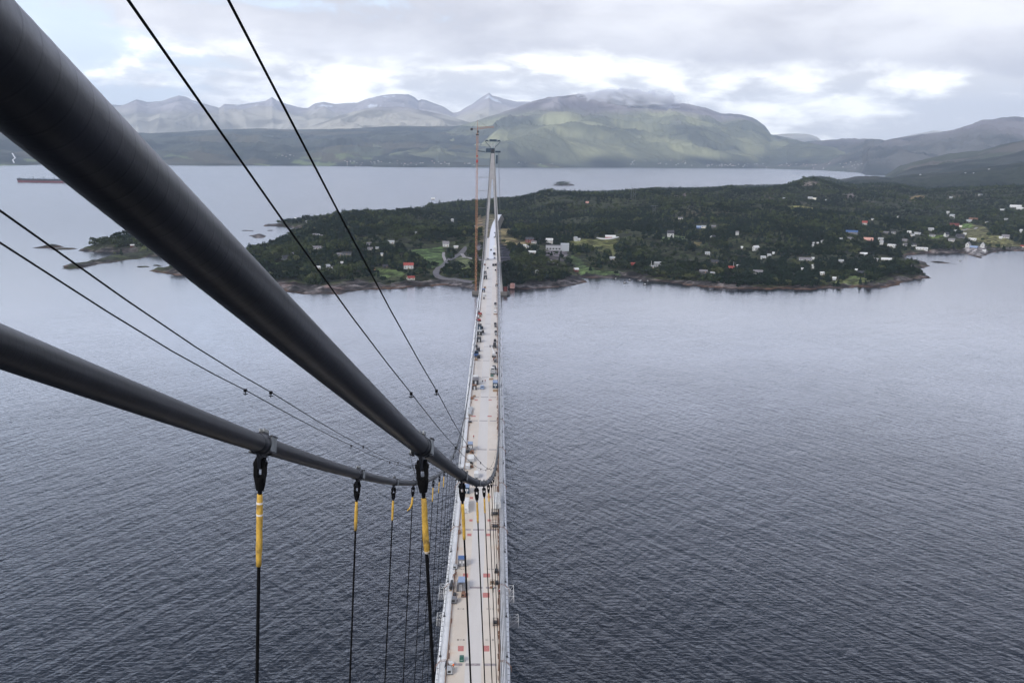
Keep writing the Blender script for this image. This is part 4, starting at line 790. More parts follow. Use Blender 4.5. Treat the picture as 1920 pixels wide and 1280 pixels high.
farhouses(LA, 5, 60, 250, 264, 6, 'tiny white farm high on the hillside at the left edge', 'farms at the upper left edge', 1.2)
farhouses(LF, 1700, 1910, 318, 330, 7, 'tiny pale house on the near dark hill at right', 'houses on the near dark hill', 1.0)
# bright avalanche or pipeline cut on the hillside at left
def strip(L, pts, wd, name, label, mat):
    mb = MB(); q = [np.array(on_layer(L, *p)) for p in pts]; vs = []
    for a in q: vs += [(a[0]-wd/2, a[1], a[2]+3), (a[0]+wd/2, a[1], a[2]+3)]
    mb.raw(vs, [(2*i, 2*i+1, 2*i+3, 2*i+2) for i in range(len(q)-1)]); tag(mb.build(name, M[mat]), kind='structure', label=label)
strip(LA, [(29, 308), (27, 303), (31, 298), (28, 294), (26, 289)], 9, 'gravel_cut', 'white scar running down the far slope at the left edge', 'white')

# ================================================================ CARGO SHIP
def ship():
    a = ground(31, 341.5); b = ground(133, 341.5); dx = np.array([b[0]-a[0], 0]); ln = 262.0
    e = empty('cargo_ship', (a[0]+ln/2*.98, a[1]+25, 0), R_(3), label='long red and black bulk carrier crossing behind the thick cable at left', cat='ship')
    def hullsec(z0, z1, mat, name):
        n = 22; vs = []; fs = []
        for i in range(n):
            t = i/(n-1); x = -ln/2+ln*t; ww = 20*min(1, (t*9+.04))**.6*min(1, ((1-t)*7+.35))**.5
            for z, k in ((z0, .97 if z0 < 1 else 1), (z1, 1)): 
                fl = -(3.2 if t < .05 else 0)*(z/12)
                vs += [(x+fl, -ww*k, z), (x+fl, ww*k, z)]
        for i in range(n-1):
            q = i*4; fs += [(q, q+4, q+6, q+2), (q+1, q+3, q+7, q+5), (q+2, q+6, q+7, q+3), (q, q+1, q+5, q+4)]
        fs += [(0, 2, 3, 1), ((n-1)*4, (n-1)*4+1, (n-1)*4+3, (n-1)*4+2)]
        return MB().raw(vs, fs).build(name, M[mat], e)
    hullsec(-2, 6.5, 'hull', 'hull'); hullsec(6.52, 12, 'hulltop', 'bulwark')
    MB().box((-ln/2+8, 0, 14), (15, 26, 4), taper=.8).build('forecastle', M['hulltop'], e)
    for k in range(9): 
        MB().box((-ln/2+30+k*21.5, 0, 13.2), (15, 24, 2.4)).build('hatch_cover', M['blue'], e)
        if k % 2: c = MB(); c.tube([(-ln/2+41+k*21.5, 0, 12), (-ln/2+41+k*21.5, 0, 23)], 1.0, 8); c.tube([(-ln/2+41+k*21.5, 0, 21), (-ln/2+27+k*21.5, 0, 19)], .5, 6); c.build('deck_crane', M['hulltop'], e)
    s = MB().box((ln/2-24, 0, 21), (18, 34, 18)).build('superstructure', M['white'], e); MB().box((ln/2-12, 0, 31), (6, 8, 8)).build('funnel', M['hull'], e)
    MB().tube([(-ln/2+6, 0, 15), (-ln/2+6, 0, 24)], .5, 6).build('foremast', M['hulltop'], e)
ship()

# ================================================================ BRIDGE
TY = 1145.0
def zdk(Y):
    if Y < 566: return 53.15-19.01*((Y-566)/572.5)**2
    if Y < 1100: return 53.15-12.0*((Y-566)/572.5)**2
    z1 = 53.15-12*((1100-566)/572.5)**2; s = -12*2*(1100-566)/572.5**2
    d_ = min(Y-1100, 120); return z1+s*d_-s*d_**2/240
def on_deck(px, py):
    d = ray(px, py); Y = 300.0
    for _ in range(40):
        k = (zdk(Y)-CAM[2])/d[2]; Y = .5*Y+.5*(CAM[1]+d[1]*k)
    k = (zdk(Y)-CAM[2])/d[2]; return np.array([CAM[0]+d[0]*k, CAM[1]+d[1]*k, zdk(Y)])
def cabx(Y, s):
    u = Y/TY; q = 4*u*(1-u)
    x, z = s*(1.714+5.815*q), 175.451-119.786*q
    k = max(0.0, 1-max(0, Y-22)/60.0)**2      # the first panels as strung
    if s > 0: dx = (.0+(-.049)*min(max(Y, 0)/22, 1))*k; dz = -.05*k
    else: dx = (.74-.70*min(max(Y, 0)/22, 1.0))*k; dz = (-.28+.24*min(max(Y, 0)/22, 1.0))*k
    return np.array([x+dx, Y, z+dz])

# ---- materials that belong to the bridge
def cable_mat():
    m = bpy.data.materials.new('cable_wrapping'); m.use_nodes = True; N = NT(m.node_tree)
    g = N.add('ShaderNodeTexCoord').outputs['Object']
    n = N.noise(g, 1.3, 6, .6); n2 = N.noise(g, 14, 4, .6)
    c = N.mix(N.ramp(n, (.35, .7)), (.010, .011, .014), (.017, .018, .024))
    r = N.math('ADD', N.math('MULTIPLY', n2, .10), .40)
    p = N.add('ShaderNodeBsdfPrincipled', None, {'Base Color': c, 'Roughness': r, 'Specular IOR Level': .42})
    b = N.add('ShaderNodeBump', None, {'Height': n2, 'Distance': .0015}); N.l.new(b.outputs[0], p.inputs['Normal'])
    o = N.add('ShaderNodeOutputMaterial'); N.l.new(p.outputs[0], o.inputs[0]); return m
M['cable'] = cable_mat(); M['bolt'] = pmat('bolt_steel', (.26, .27, .27), .5, metal=.3); M['earth'] = pmat('embankment_earth', (.10, .085, .06), .9, var=.3, scale=.2)
def deck_mat():
    m = bpy.data.materials.new('primed_steel_deck'); m.use_nodes = True; N = NT(m.node_tree)
    g = N.add('ShaderNodeNewGeometry').outputs['Position']; s = N.add('ShaderNodeSeparateXYZ', None, {0: g})
    mpp = N.add('ShaderNodeMapping', None, {0: g, 'Scale': (1, .12, 1)}).outputs[0]
    wx = N.math('ABSOLUTE', N.math('ADD', s.outputs[0], .0))
    mid = N.ramp(N.math('ADD', wx, N.math('MULTIPLY', N.math('SUBTRACT', N.noise(mpp, .8, 4), .5), .5)), (2.15, 1.95))
    side = N.mix(N.ramp(N.noise(g, .05, 5, .6), (.35, .65)), (.57, .495, .41), (.65, .58, .50))
    rs = N.math('MULTIPLY', N.ramp(N.noise(g, .16, 6, .65), (.50, .70)), N.ramp(wx, (3.2, 6.4)))
    side = N.mix(N.math('MULTIPLY', rs, .6), side, (.60, .40, .25))
    centre = N.mix(N.noise(mpp, 1.2, 4), (.56, .525, .49), (.62, .585, .55))
    c = N.mix(mid, side, centre)
    # lighter, whiter paint beyond the middle of the span
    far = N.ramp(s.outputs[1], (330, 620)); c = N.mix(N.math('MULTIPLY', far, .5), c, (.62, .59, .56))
    lanes = N.math('MULTIPLY', N.ramp(N.noise(mpp, .55, 3), (.55, .7)), .12); c = N.mix(lanes, c, (.45, .42, .40))
    st = N.math('MULTIPLY', N.ramp(N.noise(g, .9, 6, .7), (.58, .72)), .22); c = N.mix(st, c, (.42, .34, .28))
    p = N.add('ShaderNodeBsdfPrincipled', None, {'Base Color': c, 'Roughness': .55, 'Specular IOR Level': .35})
    o = N.add('ShaderNodeOutputMaterial'); N.l.new(p.outputs[0], o.inputs[0]); return m
M['deck'] = deck_mat()
M['patch'] = pmat('red_primer_patch', (.46, .17, .15), .7, var=.25, scale=2.5)
M['strip'] = pmat('joint_primer', (.30, .26, .26), .7, var=.25, scale=1.5)
M['ink'] = pmat('black_marking', (.05, .04, .04), .7)
M['road'] = pmat('wet_pale_road', (.50, .50, .53), .35, var=.06, scale=.4)

YS = [95+10*i for i in range(137)]                      # deck stations
def prism(prof, ys, name, mat, parent, closed=False, mi=None):
    mb = MB(); n = len(prof)
    vs = [(x, y, zdk(y)+z) for y in ys for x, z in prof]; fs = []; m = n if closed else n-1
    for i in range(len(ys)-1):
        for k in range(m): k2 = (k+1) % n; fs.append((i*n+k, i*n+k2, (i+1)*n+k2, (i+1)*n+k))
    if closed: fs += [tuple(range(n))[::-1], tuple((len(ys)-1)*n+k for k in range(n))]
    return mb.raw(vs, fs).build(name, mat, parent)
BR = empty('bridge_deck', (0, 0, 0), label='long pale steel suspension bridge deck running over the fjord to the far tower', cat='bridge deck')
prism([(-6.9, 0), (6.9, 0), (6.9, -.3), (-6.9, -.3)], YS, 'roadway', M['deck'], BR, True)
prism([(-6.9, -.32), (6.9, -.32), (6.9, .02), (7.5, .02), (8.1, -.05), (9.3, -1.25), (4.6, -3.3), (-4.6, -3.3), (-9.3, -1.25), (-8.1, -.05), (-7.5, .02), (-6.9, .02)], YS, 'box_girder', M['girder'], BR, True)
def railing(x, h, name, mat, rails, z0=0.02, sp=3.0, x2=None, y1=1440):
    mb = MB(); ys = [y for y in YS if y <= y1]
    for rz, rr in rails:
        mb.tube([(x, y, zdk(y)+z0+rz) for y in ys], rr, 4)
    y = 96.0
    while y < y1:
        mb.box((x, y, zdk(y)+z0+h/2), (.07, .09, h)); y += sp if y < 500 else sp*2.5
    return mb.build(name, mat, BR)
railing(-6.95, .85, 'crash_barrier', M['steel'], [(.85, .07), (.5, .06)])
railing(6.95, .85, 'crash_barrier', M['steel'], [(.85, .07), (.5, .06)])
railing(-8.05, 1.15, 'railing', M['steel'], [(1.15, .035), (.6, .02)], -.1)
railing(8.05, 1.15, 'railing', M['steel'], [(1.15, .035), (.6, .02)], -.1)
# rusty debris strip and service pipe along the right kerb
mb = MB(); y = 100.0
while y < 1120:
    if random.random() < .8:
        l = random.uniform(1, 5); mb.box((6.35+random.uniform(-.2, .2), y, zdk(y)+.08), (random.uniform(.1, .4), l, .16), random.uniform(-.05, .05))
    if random.random() < .35: mb.box((-6.4+random.uniform(-.15, .15), y, zdk(y)+.08), (random.uniform(.1, .3), random.uniform(1, 3), .14), random.uniform(-.06, .06))
    y += random.uniform(2, 6)
mb.build('kerb_timber', M['rust'], BR)
prism([(6.55, .02), (6.75, .02), (6.75, .3), (6.55, .3)], YS[:100], 'kerb', M['rust'], BR, True)
prism([(-6.75, .02), (-6.6, .02), (-6.6, .22), (-6.75, .22)], YS[:100], 'kerb', M['rust'], BR, True)
# service walkway nose details: brackets at the right slope
mb = MB(); y = 100.0
while y < 560:
    mb.box((8.72, y, zdk(y)-.62), (.9, .08, .10), 0); mb.box((-8.72, y, zdk(y)-.62), (.9, .08, .10), 0); y += 2.5
mb.build('nose_stiffener', M['grey'], BR)
prism([(8.45, -.28), (8.6, -.28), (8.6, -.2), (8.45, -.2)], YS[:90], 'service_pipe', M['lgrey'], BR, True)
prism([(-8.6, -.28), (-8.45, -.28), (-8.45, -.2), (-8.6, -.2)], YS[:90], 'service_pipe', M['lgrey'], BR, True)
JO = [218.21+40*k for k in range(-3, 24)]
for i, Y in enumerate(JO):
    z = zdk(Y)+.006; sl = (zdk(Y+1)-zdk(Y-1))/2
    for x0, x1 in ((-5.9, -2.75), (-1.95, 1.75), (2.75, 5.9)):
        if i > 11 and x0 != -1.95: continue
        MB().raw([(x0, Y-.55, z-sl*.55), (x1, Y-.55, z-sl*.55), (x1, Y+.55, z+sl*.55), (x0, Y+.55, z+sl*.55)], [(0, 1, 2, 3)]).build('joint_strip', M['strip'], BR)
def patch(px, py, wp, hp):
    a = on_deck(px-wp/2, py+hp/2); b = on_deck(px+wp/2, py+hp/2); c = on_deck(px+wp/2, py-hp/2); d = on_deck(px-wp/2, py-hp/2)
    MB().raw([(q[0], q[1], q[2]+.006) for q in (a, b, c, d)], [(0, 1, 2, 3)]).build('primer_patch', M['patch'], BR)
for q in [(864, 1215, 11, 10), (911.5, 1215, 12, 11), (911.5, 1115, 13, 9), (912.5, 1078, 13, 7.5), (873, 1078, 10, 8), (872, 1115, 9, 9), (880, 1002, 8, 5), (915, 1002, 9, 5), (883, 975, 6, 4), (917, 975, 6, 4), (888, 780, 8, 2.2), (918, 780, 8, 2.2), (893, 749.5, 6, 1.8), (919, 749.5, 6, 1.8), (884, 933, 6, 4), (917, 931, 6, 4)]: patch(*q)
def mark(txt, px, py, size):
    c = bpy.data.curves.new('t', 'FONT'); c.body = txt; c.size = size; c.align_x = 'CENTER'; c.space_character = 1.25
    o = bpy.data.objects.new('tmp', c); COL.objects.link(o); dg = bpy.context.evaluated_depsgraph_get()
    me = bpy.data.meshes.new_from_object(o.evaluated_get(dg)); bpy.data.objects.remove(o); me.materials.clear(); me.materials.append(M['ink'])
    q = on_deck(px, py); n = bpy.data.objects.new('painted_mark', me); COL.objects.link(n); n.parent = BR; n.location = (q[0], q[1]-size*.3, q[2]+.012); n.rotation_euler.x = math.atan((zdk(q[1]+1)-zdk(q[1]-1))/2)
mark('B18', 864, 1199, 1.15); mark('C18', 918, 1199, 1.15); mark('B18', 864, 1141, 1.05); mark('C12', 919, 1141, 1.05); mark('N18', 868, 1066.5, 1.0); mark('N18', 920, 1066.5, 1.0)
# joint scaffolds: bent lattice frames over the girder edges at some joints
def joint_frame(Y, s, big):
    mb = MB(); z = zdk(Y)
    pts = [(s*6.8, Y, z+1.1), (s*8.3, Y, z+1.0), (s*9.6, Y, z-.6), (s*9.7, Y, z-1.8)]
    for dy in (-.35, .35): mb.tube([(p[0], p[1]+dy, p[2]) for p in pts], .06, 4)
    for k in range(9):
        t = k/8*3; i = min(int(t), 2); f = t-i; p = [pts[i][j]*(1-f)+pts[i+1][j]*f for j in range(3)]
        mb.tube([(p[0], p[1]-.35, p[2]), (p[0], p[1]+.35, p[2])], .045, 4)
    tag(mb.build('joint_frame', M['rust']), 'bent rusty lattice frame over the %s deck edge at %s dark joint strip' % ('left' if s < 0 else 'right', big), 'scaffold frame', 'lattice frames at the deck joints')
names = ['the nearest', 'the second', 'the third', 'the fourth', 'the fifth', 'the sixth']
for i, Y in enumerate(JO[3:9]):
    for s in (-1, 1): joint_frame(Y, s, names[i])
def gantry(px, py, s, lab, nx=2.4, ny=7, dz=0.0):
    q = on_deck(px, py); Y = q[1]; z = zdk(Y)-1.0+dz; x0 = 9.5; e = empty('inspection_gantry', (0, 0, 0), label=lab, cat='gantry', group='white lattice gantries hung outside the deck')
    f = MB(); rl = MB()
    f.box((s*(x0+nx/2), Y, z-1.1), (nx, ny, .12))
    for yy in (-ny/2, 0, ny/2):
        rl.tube([(s*x0, Y+yy, z-1.1), (s*x0, Y+yy, z+.9)], .05, 4); rl.tube([(s*(x0+nx), Y+yy, z-1.1), (s*(x0+nx), Y+yy, z+.9)], .06, 4)
        rl.tube([(s*x0, Y+yy, z+.9), (s*(x0+nx), Y+yy, z+.9)], .05, 4); rl.tube([(s*x0, Y+yy, z-1.1), (s*(x0+nx), Y+yy, z+.9)], .04, 4)
    for zz in (-.1, .9):
        for xx in (x0, x0+nx): rl.tube([(s*xx, Y-ny/2, z+zz), (s*xx, Y+ny/2, z+zz)], .05, 4)
    k = -ny/2
    while k < ny/2: rl.tube([(s*(x0+nx), Y+k, z-1.1), (s*(x0+nx), Y+k, z+.9)], .03, 4); k += .8
    rl.tube([(s*8.2, Y, z+2.0), (s*(x0+.4), Y, z+1.4), (s*(x0+.4), Y, z-1)], .08, 5)
    f.build('platform', M['grey'], e); rl.build('lattice', M['white'], e)
gantry(948, 1106, 1, 'white lattice gantry outside the right deck edge beside the blue topped tank', 1.4, 7)
gantry(948, 1138, 1, 'lower white lattice gantry hanging further out from the right deck edge', 2.6, 4, -3.0)
gantry(838, 1102, -1, 'white lattice gantry outside the left deck edge behind the hangers', 1.3, 6)
gantry(832, 1135, -1, 'lower white lattice gantry outside the left deck edge', 1.4, 4, -3.0)

# ---- approach road on the far side
def approach():
    mb = MB(); pts = []; ys = list(range(1450, 1960, 15))
    for y in ys: t = (y-1450)/500; pts.append((6*t*t*2.2, y, zdk(1450)+1.2*t))
    vs = []; 
    for x, y, z in pts: vs += [(x-4.2, y, z), (x+4.2, y, z), (x+9.5, y, z-9), (x-9.5, y, z-9)]
    fs = []
    for i in range(len(pts)-1):
        a = i*4; b = a+4; fs += [(a, a+1, b+1, b)]
    o = MB().raw(vs, fs).build('approach_road', M['road']); tag(o, kind='structure', label='pale wet approach road beyond the far tower')
    fs = []
    for i in range(len(pts)-1):
        a = i*4; b = a+4; fs += [(a+1, a+2, b+2, b+1), (a+3, a, b, b+3)]
    fs += [(0, 3, 2, 1)]
    tag(MB().raw([(v[0], v[1], v[2]-.02) for v in vs], fs).build('embankment', M['earth']), kind='structure', label='gravel embankment under the approach road')
approach()
prism([(-3.4, .012), (3.8, .012)], [y for y in YS if y > 1160], 'wearing_course', M['road'], BR)
for Y in (1225, 1305, 1385):
    zt = zdk(Y)-3.3; zb = float(hsample(np.array([0.]), np.array([float(Y)]))[0])-3
    tag(MB().box((0, Y, (zt+zb)/2), (9, 2.2, zt-zb), taper=1).build('bridge_pier', M['concrete']), {1225: 'nearest', 1305: 'middle', 1385: 'farthest'}[Y]+' concrete pier under the approach deck behind the tower', 'pier', 'piers of the approach deck')

# ---- main cables
def main_cable(s, lab):
    e = empty('main_cable', (0, 0, 0), label=lab, cat='cable')
    P = []; r = []; y = -9.0; R = .238 if s > 0 else .232
    def c(y): return cabx(y, s) if y >= 0 else cabx(0, s)+(cabx(0, s)-cabx(1, s))*(-y)
    while y < 60: P.append(c(y)); r.append(R+.001); y += .5
    ys = list(np.arange(60.5, 300, 4))+list(np.arange(300, TY+1, 10))+[TY+30]
    for y in ys: P.append(c(min(y, TY)) if y <= TY else c(TY)+np.array([0, 30, -7.0])); r.append(R)
    MB().tube(P, r, 44).build('cable', M['cable'], e, True)
    sm = MB(); y = 1.0
    while y < 15:
        jj = random.uniform(-.01, .01); sm.tube([c(y+jj-.006), c(y+jj), c(y+jj+.02)], [R+.0012, R+.0019, R+.0010], 44, cap=False); y += .165
    tag(sm.build('wrapping_seams', M['cable'], e, True), label='fine overlap edges of the spiral cable wrapping')
    # lap seam of the wrapping
    for y0, y1, a in ((1.4, 2.6, 1.0), (6.2, 8.2, .9), (12, 15.5, .95)):
        q = []
        for k in range(8):
            y = y0+(y1-y0)*k/7; q.append(c(y)+np.array([math.sin(a)*R*s, 0, math.cos(a)*R]))
        MB().tube(q, .006, 5).build('seam', M['rope'], e)
    return e
CABL = {1: main_cable(1, 'huge dark main cable sweeping from the top left corner down to the right deck edge'), -1: main_cable(-1, 'dark main cable entering at the left edge and dipping to the left deck edge')}
def rot_frame(d):
    d = d/np.linalg.norm(d); x = np.cross(d, [0, 0, 1.0]); x /= np.linalg.norm(x); u = np.cross(x, d); return x, d, u
def fbox(mb, o, fr, c, dim, m=0):
    x, d, u = fr; vs = []
    for k in (-1, 1):
        for i, j in ((-1, -1), (1, -1), (1, 1), (-1, 1)):
            vs.append(o+x*(c[0]+i*dim[0]/2)+d*(c[1]+j*dim[1]/2)+u*(c[2]+k*dim[2]/2))
    mb.raw(vs, [(3, 2, 1, 0), (4, 5, 6, 7), (0, 1, 5, 4), (1, 2, 6, 5), (2, 3, 7, 6), (3, 0, 4, 7)], m)
HK = 56
ordn = ['first', 'second', 'third', 'fourth', 'fifth', 'sixth', 'seventh', 'eighth']
def clampparts(k, s):
    Y = 22.0+20*k; o = cabx(Y, s); d = cabx(Y+1, s)-o; fr = rot_frame(d); R = .238
    mb = MB(); hi = k < 6; n = 28 if hi else 10
    L = [(-.62, R+.004), (-.60, R+.018), (-.2, R+.022), (-.02, R+.03), (.0, R+.045), (.06, R+.045), (.07, R+.025), (.62, R+.025), (.64, R+.045), (.72, R+.045), (.73, R+.004)]
    if not hi: L = [(-.6, R+.03), (.7, R+.03)]
    P = [o+fr[1]*a for a, b in L]; mb.tube(P, [b for a, b in L], n)
    c = mb.build('cable_clamp', M['cable'], CABL[s], hi)
    if k < 14:
        fl = MB()
        for sg in (-1, 1): fbox(fl, o, fr, (0, .33, sg*(R+.05)), (.12, .70, .08), 1)
        if hi:
            for q in range(6):
                for sx in (-1, 1):
                    a = o+fr[1]*(.05+q*.11); fl.tube([a+fr[0]*sx*(R+.035)-fr[2]*.20, a+fr[0]*sx*(R+.035)+fr[2]*.20], .022, 6)
                    fl.tube([a+fr[0]*sx*.05+fr[2]*(R+.10), a+fr[0]*sx*.05+fr[2]*(R+.17)], .026, 6)
            for sx in (-1, 1): fbox(fl, o, fr, (sx*(R+.03), .33, .21), (.07, .72, .04), 1); fbox(fl, o, fr, (sx*(R+.03), .33, -.21), (.07, .72, .04), 1)
        fl.build('clamp_bolts', [M['bolt'], M['cable']], c)
    # hanger lug
    lg = MB(); A = o; dn = np.array([0, 0, -1.0]); hd = (np.array([s*8.6, Y, zdk(Y)])-o); hd /= np.linalg.norm(hd)
    w1, w2 = .26, .13; f = fr[1]; xs = fr[0]
    for t in ((-.045, .045),):
        vs = []
        for tx in t: vs += [o+hd*.12-f*w1*1.5+xs*tx, o+hd*.12+f*w1*1.1+xs*tx, o+hd*.70+f*w2+xs*tx, o+hd*.70-f*w2+xs*tx]
        lg.raw(vs, [(0, 1, 2, 3), (7, 6, 5, 4), (0, 4, 5, 1), (1, 5, 6, 2), (2, 6, 7, 3), (3, 7, 4, 0)])
    lg.build('hanger_lug', M['cable'], c)
def hanger(k, s, lab, group):
    Y = 22.0+20*k; o = cabx(Y, s); b = np.array([s*8.6, Y, zdk(Y)-.05]); d = b-o; Ln = np.linalg.norm(d); d = d/Ln
    e = empty('hanger_rope', (0, 0, 0), label=lab, cat='hanger', group=group); far = k > 9
    g = lambda t: o+d*t
    MB().tube([g(1.3), g(Ln)], .047 if k < 9 else .042, 10 if k < 6 else 5).build('rope', M['rope'], e)
    # fork socket: two tapering cheeks round the lug, closing to a cone
    mb = MB(); xs = np.array([1.0, 0, 0]); xs = xs-d*(xs@d); xs /= np.linalg.norm(xs); ys = np.cross(d, xs)
    if k < 12:
        for sx in (-1, 1):
            P = [(.40, .088, .040, .07), (.52, .104, .050, .10), (.86, .106, .052, .105), (1.02, .06, .06, .10)]
            vs = []
            for t, cx, hw, hy in P:
                for i, j in ((-1, -1), (1, -1), (1, 1), (-1, 1)): vs.append(g(t)+xs*(sx*cx+i*hw)+ys*(j*hy))
            fs = [(3, 2, 1, 0), (12, 13, 14, 15)]
            for q in range(3):
                for r in range(4): r2 = (r+1) % 4; fs.append((q*4+r, q*4+r2, q*4+4+r2, q*4+4+r))
            mb.raw(vs, fs)
        mb.tube([g(.56)-xs*.175, g(.56)+xs*.175], .045, 10); mb.tube([g(.56)-xs*.18, g(.56)-xs*.14], .065, 10); mb.tube([g(.56)+xs*.14, g(.56)+xs*.18], .065, 10)
        mb.tube([g(.90), g(1.05), g(1.28), g(1.30), g(1.38)], [.152, .148, .105, .06, .055], 14)
    else: mb.tube([g(.2), g(.5), g(.9), g(1.3)], [.10, .15, .13, .06], 6)
    so = mb.build('socket', M['rope'] if k < 12 else M['rope'], e)
    SL = {(1, 0): (1.45, 3.0), (1, 1): (1.45, 3.3), (1, 2): (1.45, 3.0), (1, 3): (1.4, 2.9), (1, 4): (1.4, 2.4), (-1, 0): (1.4, 3.45), (-1, 1): (1.4, 2.9), (-1, 2): (1.4, 2.9), (-1, 4): (1.4, 3.2), (-1, 5): (1.4, 3.4), (-1, 6): (1.4, 3.2), (-1, 7): (1.4, 3.4)}
    if (s, k) in SL:
        a, c = SL[(s, k)]; n = 9; P = []; rr = []
        for q in range(n): t = a+(c-a)*q/(n-1); P.append(g(t)+xs*random.uniform(-.006, .006)); rr.append(.080+random.uniform(-.007, .007) if 0 < q < n-1 else .070)
        sl = MB().tube(P, rr, 14).build('foam_sleeve', M['yellow'], e, True)
        if (s, k) == (-1, 0):
            for t in (1.62, 1.95): MB().tube([g(t), g(t+.05)], .089, 14).build('tape', M['tape'], sl)
        if (s, k) == (1, 0): MB().tube([g(c-.04), g(c+.03)], [.085, .05], 12).build('tape', M['tape'], sl)
    if (s, k) == (-1, 3):
        P = [g(1.4)+xs*0, g(1.7)+xs*-.01, g(2.1)-xs*.05, g(2.5)-xs*.2, g(2.75)-xs*.42]; MB().tube(P, [.09, .10, .10, .085, .06], 10).build('foam_sleeve', M['yellow'], e, True)
    # deck anchor
    an = MB(); an.tube([g(Ln-1.3), g(Ln-.9), g(Ln)], [.05, .11, .12], 6); an.box((b[0], b[1], b[2]+.02), (.5, .7, .16)); an.build('anchor', M['dark'], e)
side = {1: 'right', -1: 'left'}
for s in (1, -1):
    for k in range(HK):
        clampparts(k, s)
        if k < 8:
            lab = '%s hanger from the camera on the %s main cable' % (ordn[k], side[s])
            if k < 3: lab += ', with yellow foam sleeve'
        elif k < 24: lab = 'thin black hanger of the %s cable in the close packed row beyond the eighth' % side[s]
        else: lab = 'hair thin hanger of the %s cable along the distant half of the span' % side[s]
        hanger(k, s, lab, 'hangers of the %s main cable' % side[s])
# ---- hand ropes above the cables
def planeY(px, py, Y): d = ray(px, py); return CAM+d*((Y-CAM[1])/d[1])
def planeX(px, py, X): d = ray(px, py); return CAM+d*((X-CAM[0])/d[0])
HRD = [(1, (240, 0), (771, 737), -1, 1.42, 'left one of the two thin black ropes above the right main cable'), (1, (428, 0), (818.5, 732), 1, 2.04, 'right one of the two thin black ropes above the right main cable'),
       (-1, (0, 455), (460, 731), -1, -1.55, 'lower one of the two thin ropes above the left main cable'), (-1, (0, 395), (508, 735), 1, -1.0, 'upper one of the two thin ropes above the left main cable')]
for s, p0, p1, sd_, X0, lab in HRD:
    A = planeX(*p0, X0); B = planeY(*p1, 22.0); e = empty('hand_rope', (0, 0, 0), label=lab, cat='rope', group='hand ropes above the main cables')
    off = B-cabx(22, s); D0 = A+(A-B)*.35; P = [D0, A]
    for t in (.25, .5, .75): P.append(A+(B-A)*t-np.array([0, 0, .10*math.sin(math.pi*t)]))
    P.append(B); K = [B]
    for k in range(1, 18):
        c = cabx(22+20*k, s)+np.array([sd_*.29, 0, off[2]+ (0)]); q = P[-1]
        for t in (.33, .66): P.append(q+(c-q)*t-np.array([0, 0, .05]))
        P.append(c); K.append(c)
    MB().tube(P, .0125, 6).build('rope', M['rope'], e)
    for k, c in enumerate(K[:9]):
        mb = MB(); mb.box((c[0], c[1], c[2]-.01), (.07, .10, .07)); mb.tube([(c[0], c[1], c[2]-.04), (c[0]-.01, c[1], c[2]-.14)], .012, 5); mb.tube([(c[0]-.06, c[1], c[2]-.10), (c[0]+.06, c[1], c[2]-.10)], .014, 5)
        mb.build('rope_clip', M['rope'], e)
# loose tie wires hanging from the first clamps
for s, (x0, y0), pts, lab in ((1, (0, 0), [(768, 848), (773, 870), (780, 895), (783, 925)], 'fine wire dangling left of the first right hanger'), (-1, (0, 0), [(505, 830), (504, 858), (497, 885), (488, 922)], 'fine wire dangling beside the first left clamp')):
    P = [planeY(a, b, 22.4) for a, b in pts]; tag(MB().tube(P, .006, 5).build('loose_wire', M['rope']), lab, 'wire')

# ================================================================ FAR TOWER
T = empty('bridge_tower', (0, TY, 0), label='slender A shaped concrete bridge tower at the far end of the span', cat='tower')
def leg(s):
    mb = MB(); L = [(3, 12.3, 4.6, 9.5), (40, 9.3, 4.0, 8.6), (90, 5.5, 3.8, 7.6), (141, 2.3, 3.9, 6.6)]; vs = []
    for z, x, w_, d_ in L:
        for i, j in ((-1, -1), (1, -1), (1, 1), (-1, 1)): vs.append((s*x+i*w_/2, j*d_/2, z))
    fs = [(3, 2, 1, 0), (12, 13, 14, 15)]
    for q in range(3):
        for r in range(4): r2 = (r+1) % 4; fs.append((q*4+r, q*4+r2, q*4+4+r2, q*4+4+r))
    return mb.raw(vs, fs).build('leg', M['concrete'], T)
leg(-1); leg(1)
mb = MB(); vs = []
for z, w_, d_ in ((137, 8.2, 6.7), (141, 8.3, 6.7), (155, 6.4, 6.2), (167.5, 4.9, 5.8)):
    for i, j in ((-1, -1), (1, -1), (1, 1), (-1, 1)): vs.append((i*w_/2, j*d_/2, z))
fs = [(3, 2, 1, 0), (12, 13, 14, 15)]
for q in range(3):
    for r in range(4): r2 = (r+1) % 4; fs.append((q*4+r, q*4+r2, q*4+4+r2, q*4+4+r))
mb.raw(vs, fs).build('head', M['concrete'], T)
MB().box((0, 0, 169.7), (4.6, 5.4, 4.2)).build('saddle_housing', M['dark'], T)
mb = MB()
for s in (-1, 1): mb.box((s*1.75, -1, 174), (.7, .8, 9)); mb.box((s*1.75, -.6, 177), (1.3, 2, 3))
mb.build('saddle_frame', M['lgrey'], T)
mb = MB(); mb.box((0, 0, 181.3), (18.4, 4, .5)); mb.box((.2, 0, 182.3), (8.6, 5.5, 2.6))
for s in (-1, 1):
    mb.box((s*7, 0, 181.9), (3.2, 3, 1.6)); mb.tube([(s*8.8, 0, 180.8), (s*2.4, 0, 174.2)], .28, 5)
    for k in range(4): mb.tube([(s*(5+k*1.2), 0, 181), (s*(5+k*1.2), 0, 183.2)], .12, 4)
mb.build('top_platform', M['blue'], T)
mb = MB(); mb.box((-.3, 0, 168.6), (19, 6.5, .5)); mb.box((-4.8, 0, 171), (7, 6, 4.2), taper=.8); mb.box((6, 0, 169.6), (6, 5, 1.6)); mb.box((-.5, .5, 172), (6, 5, 3))
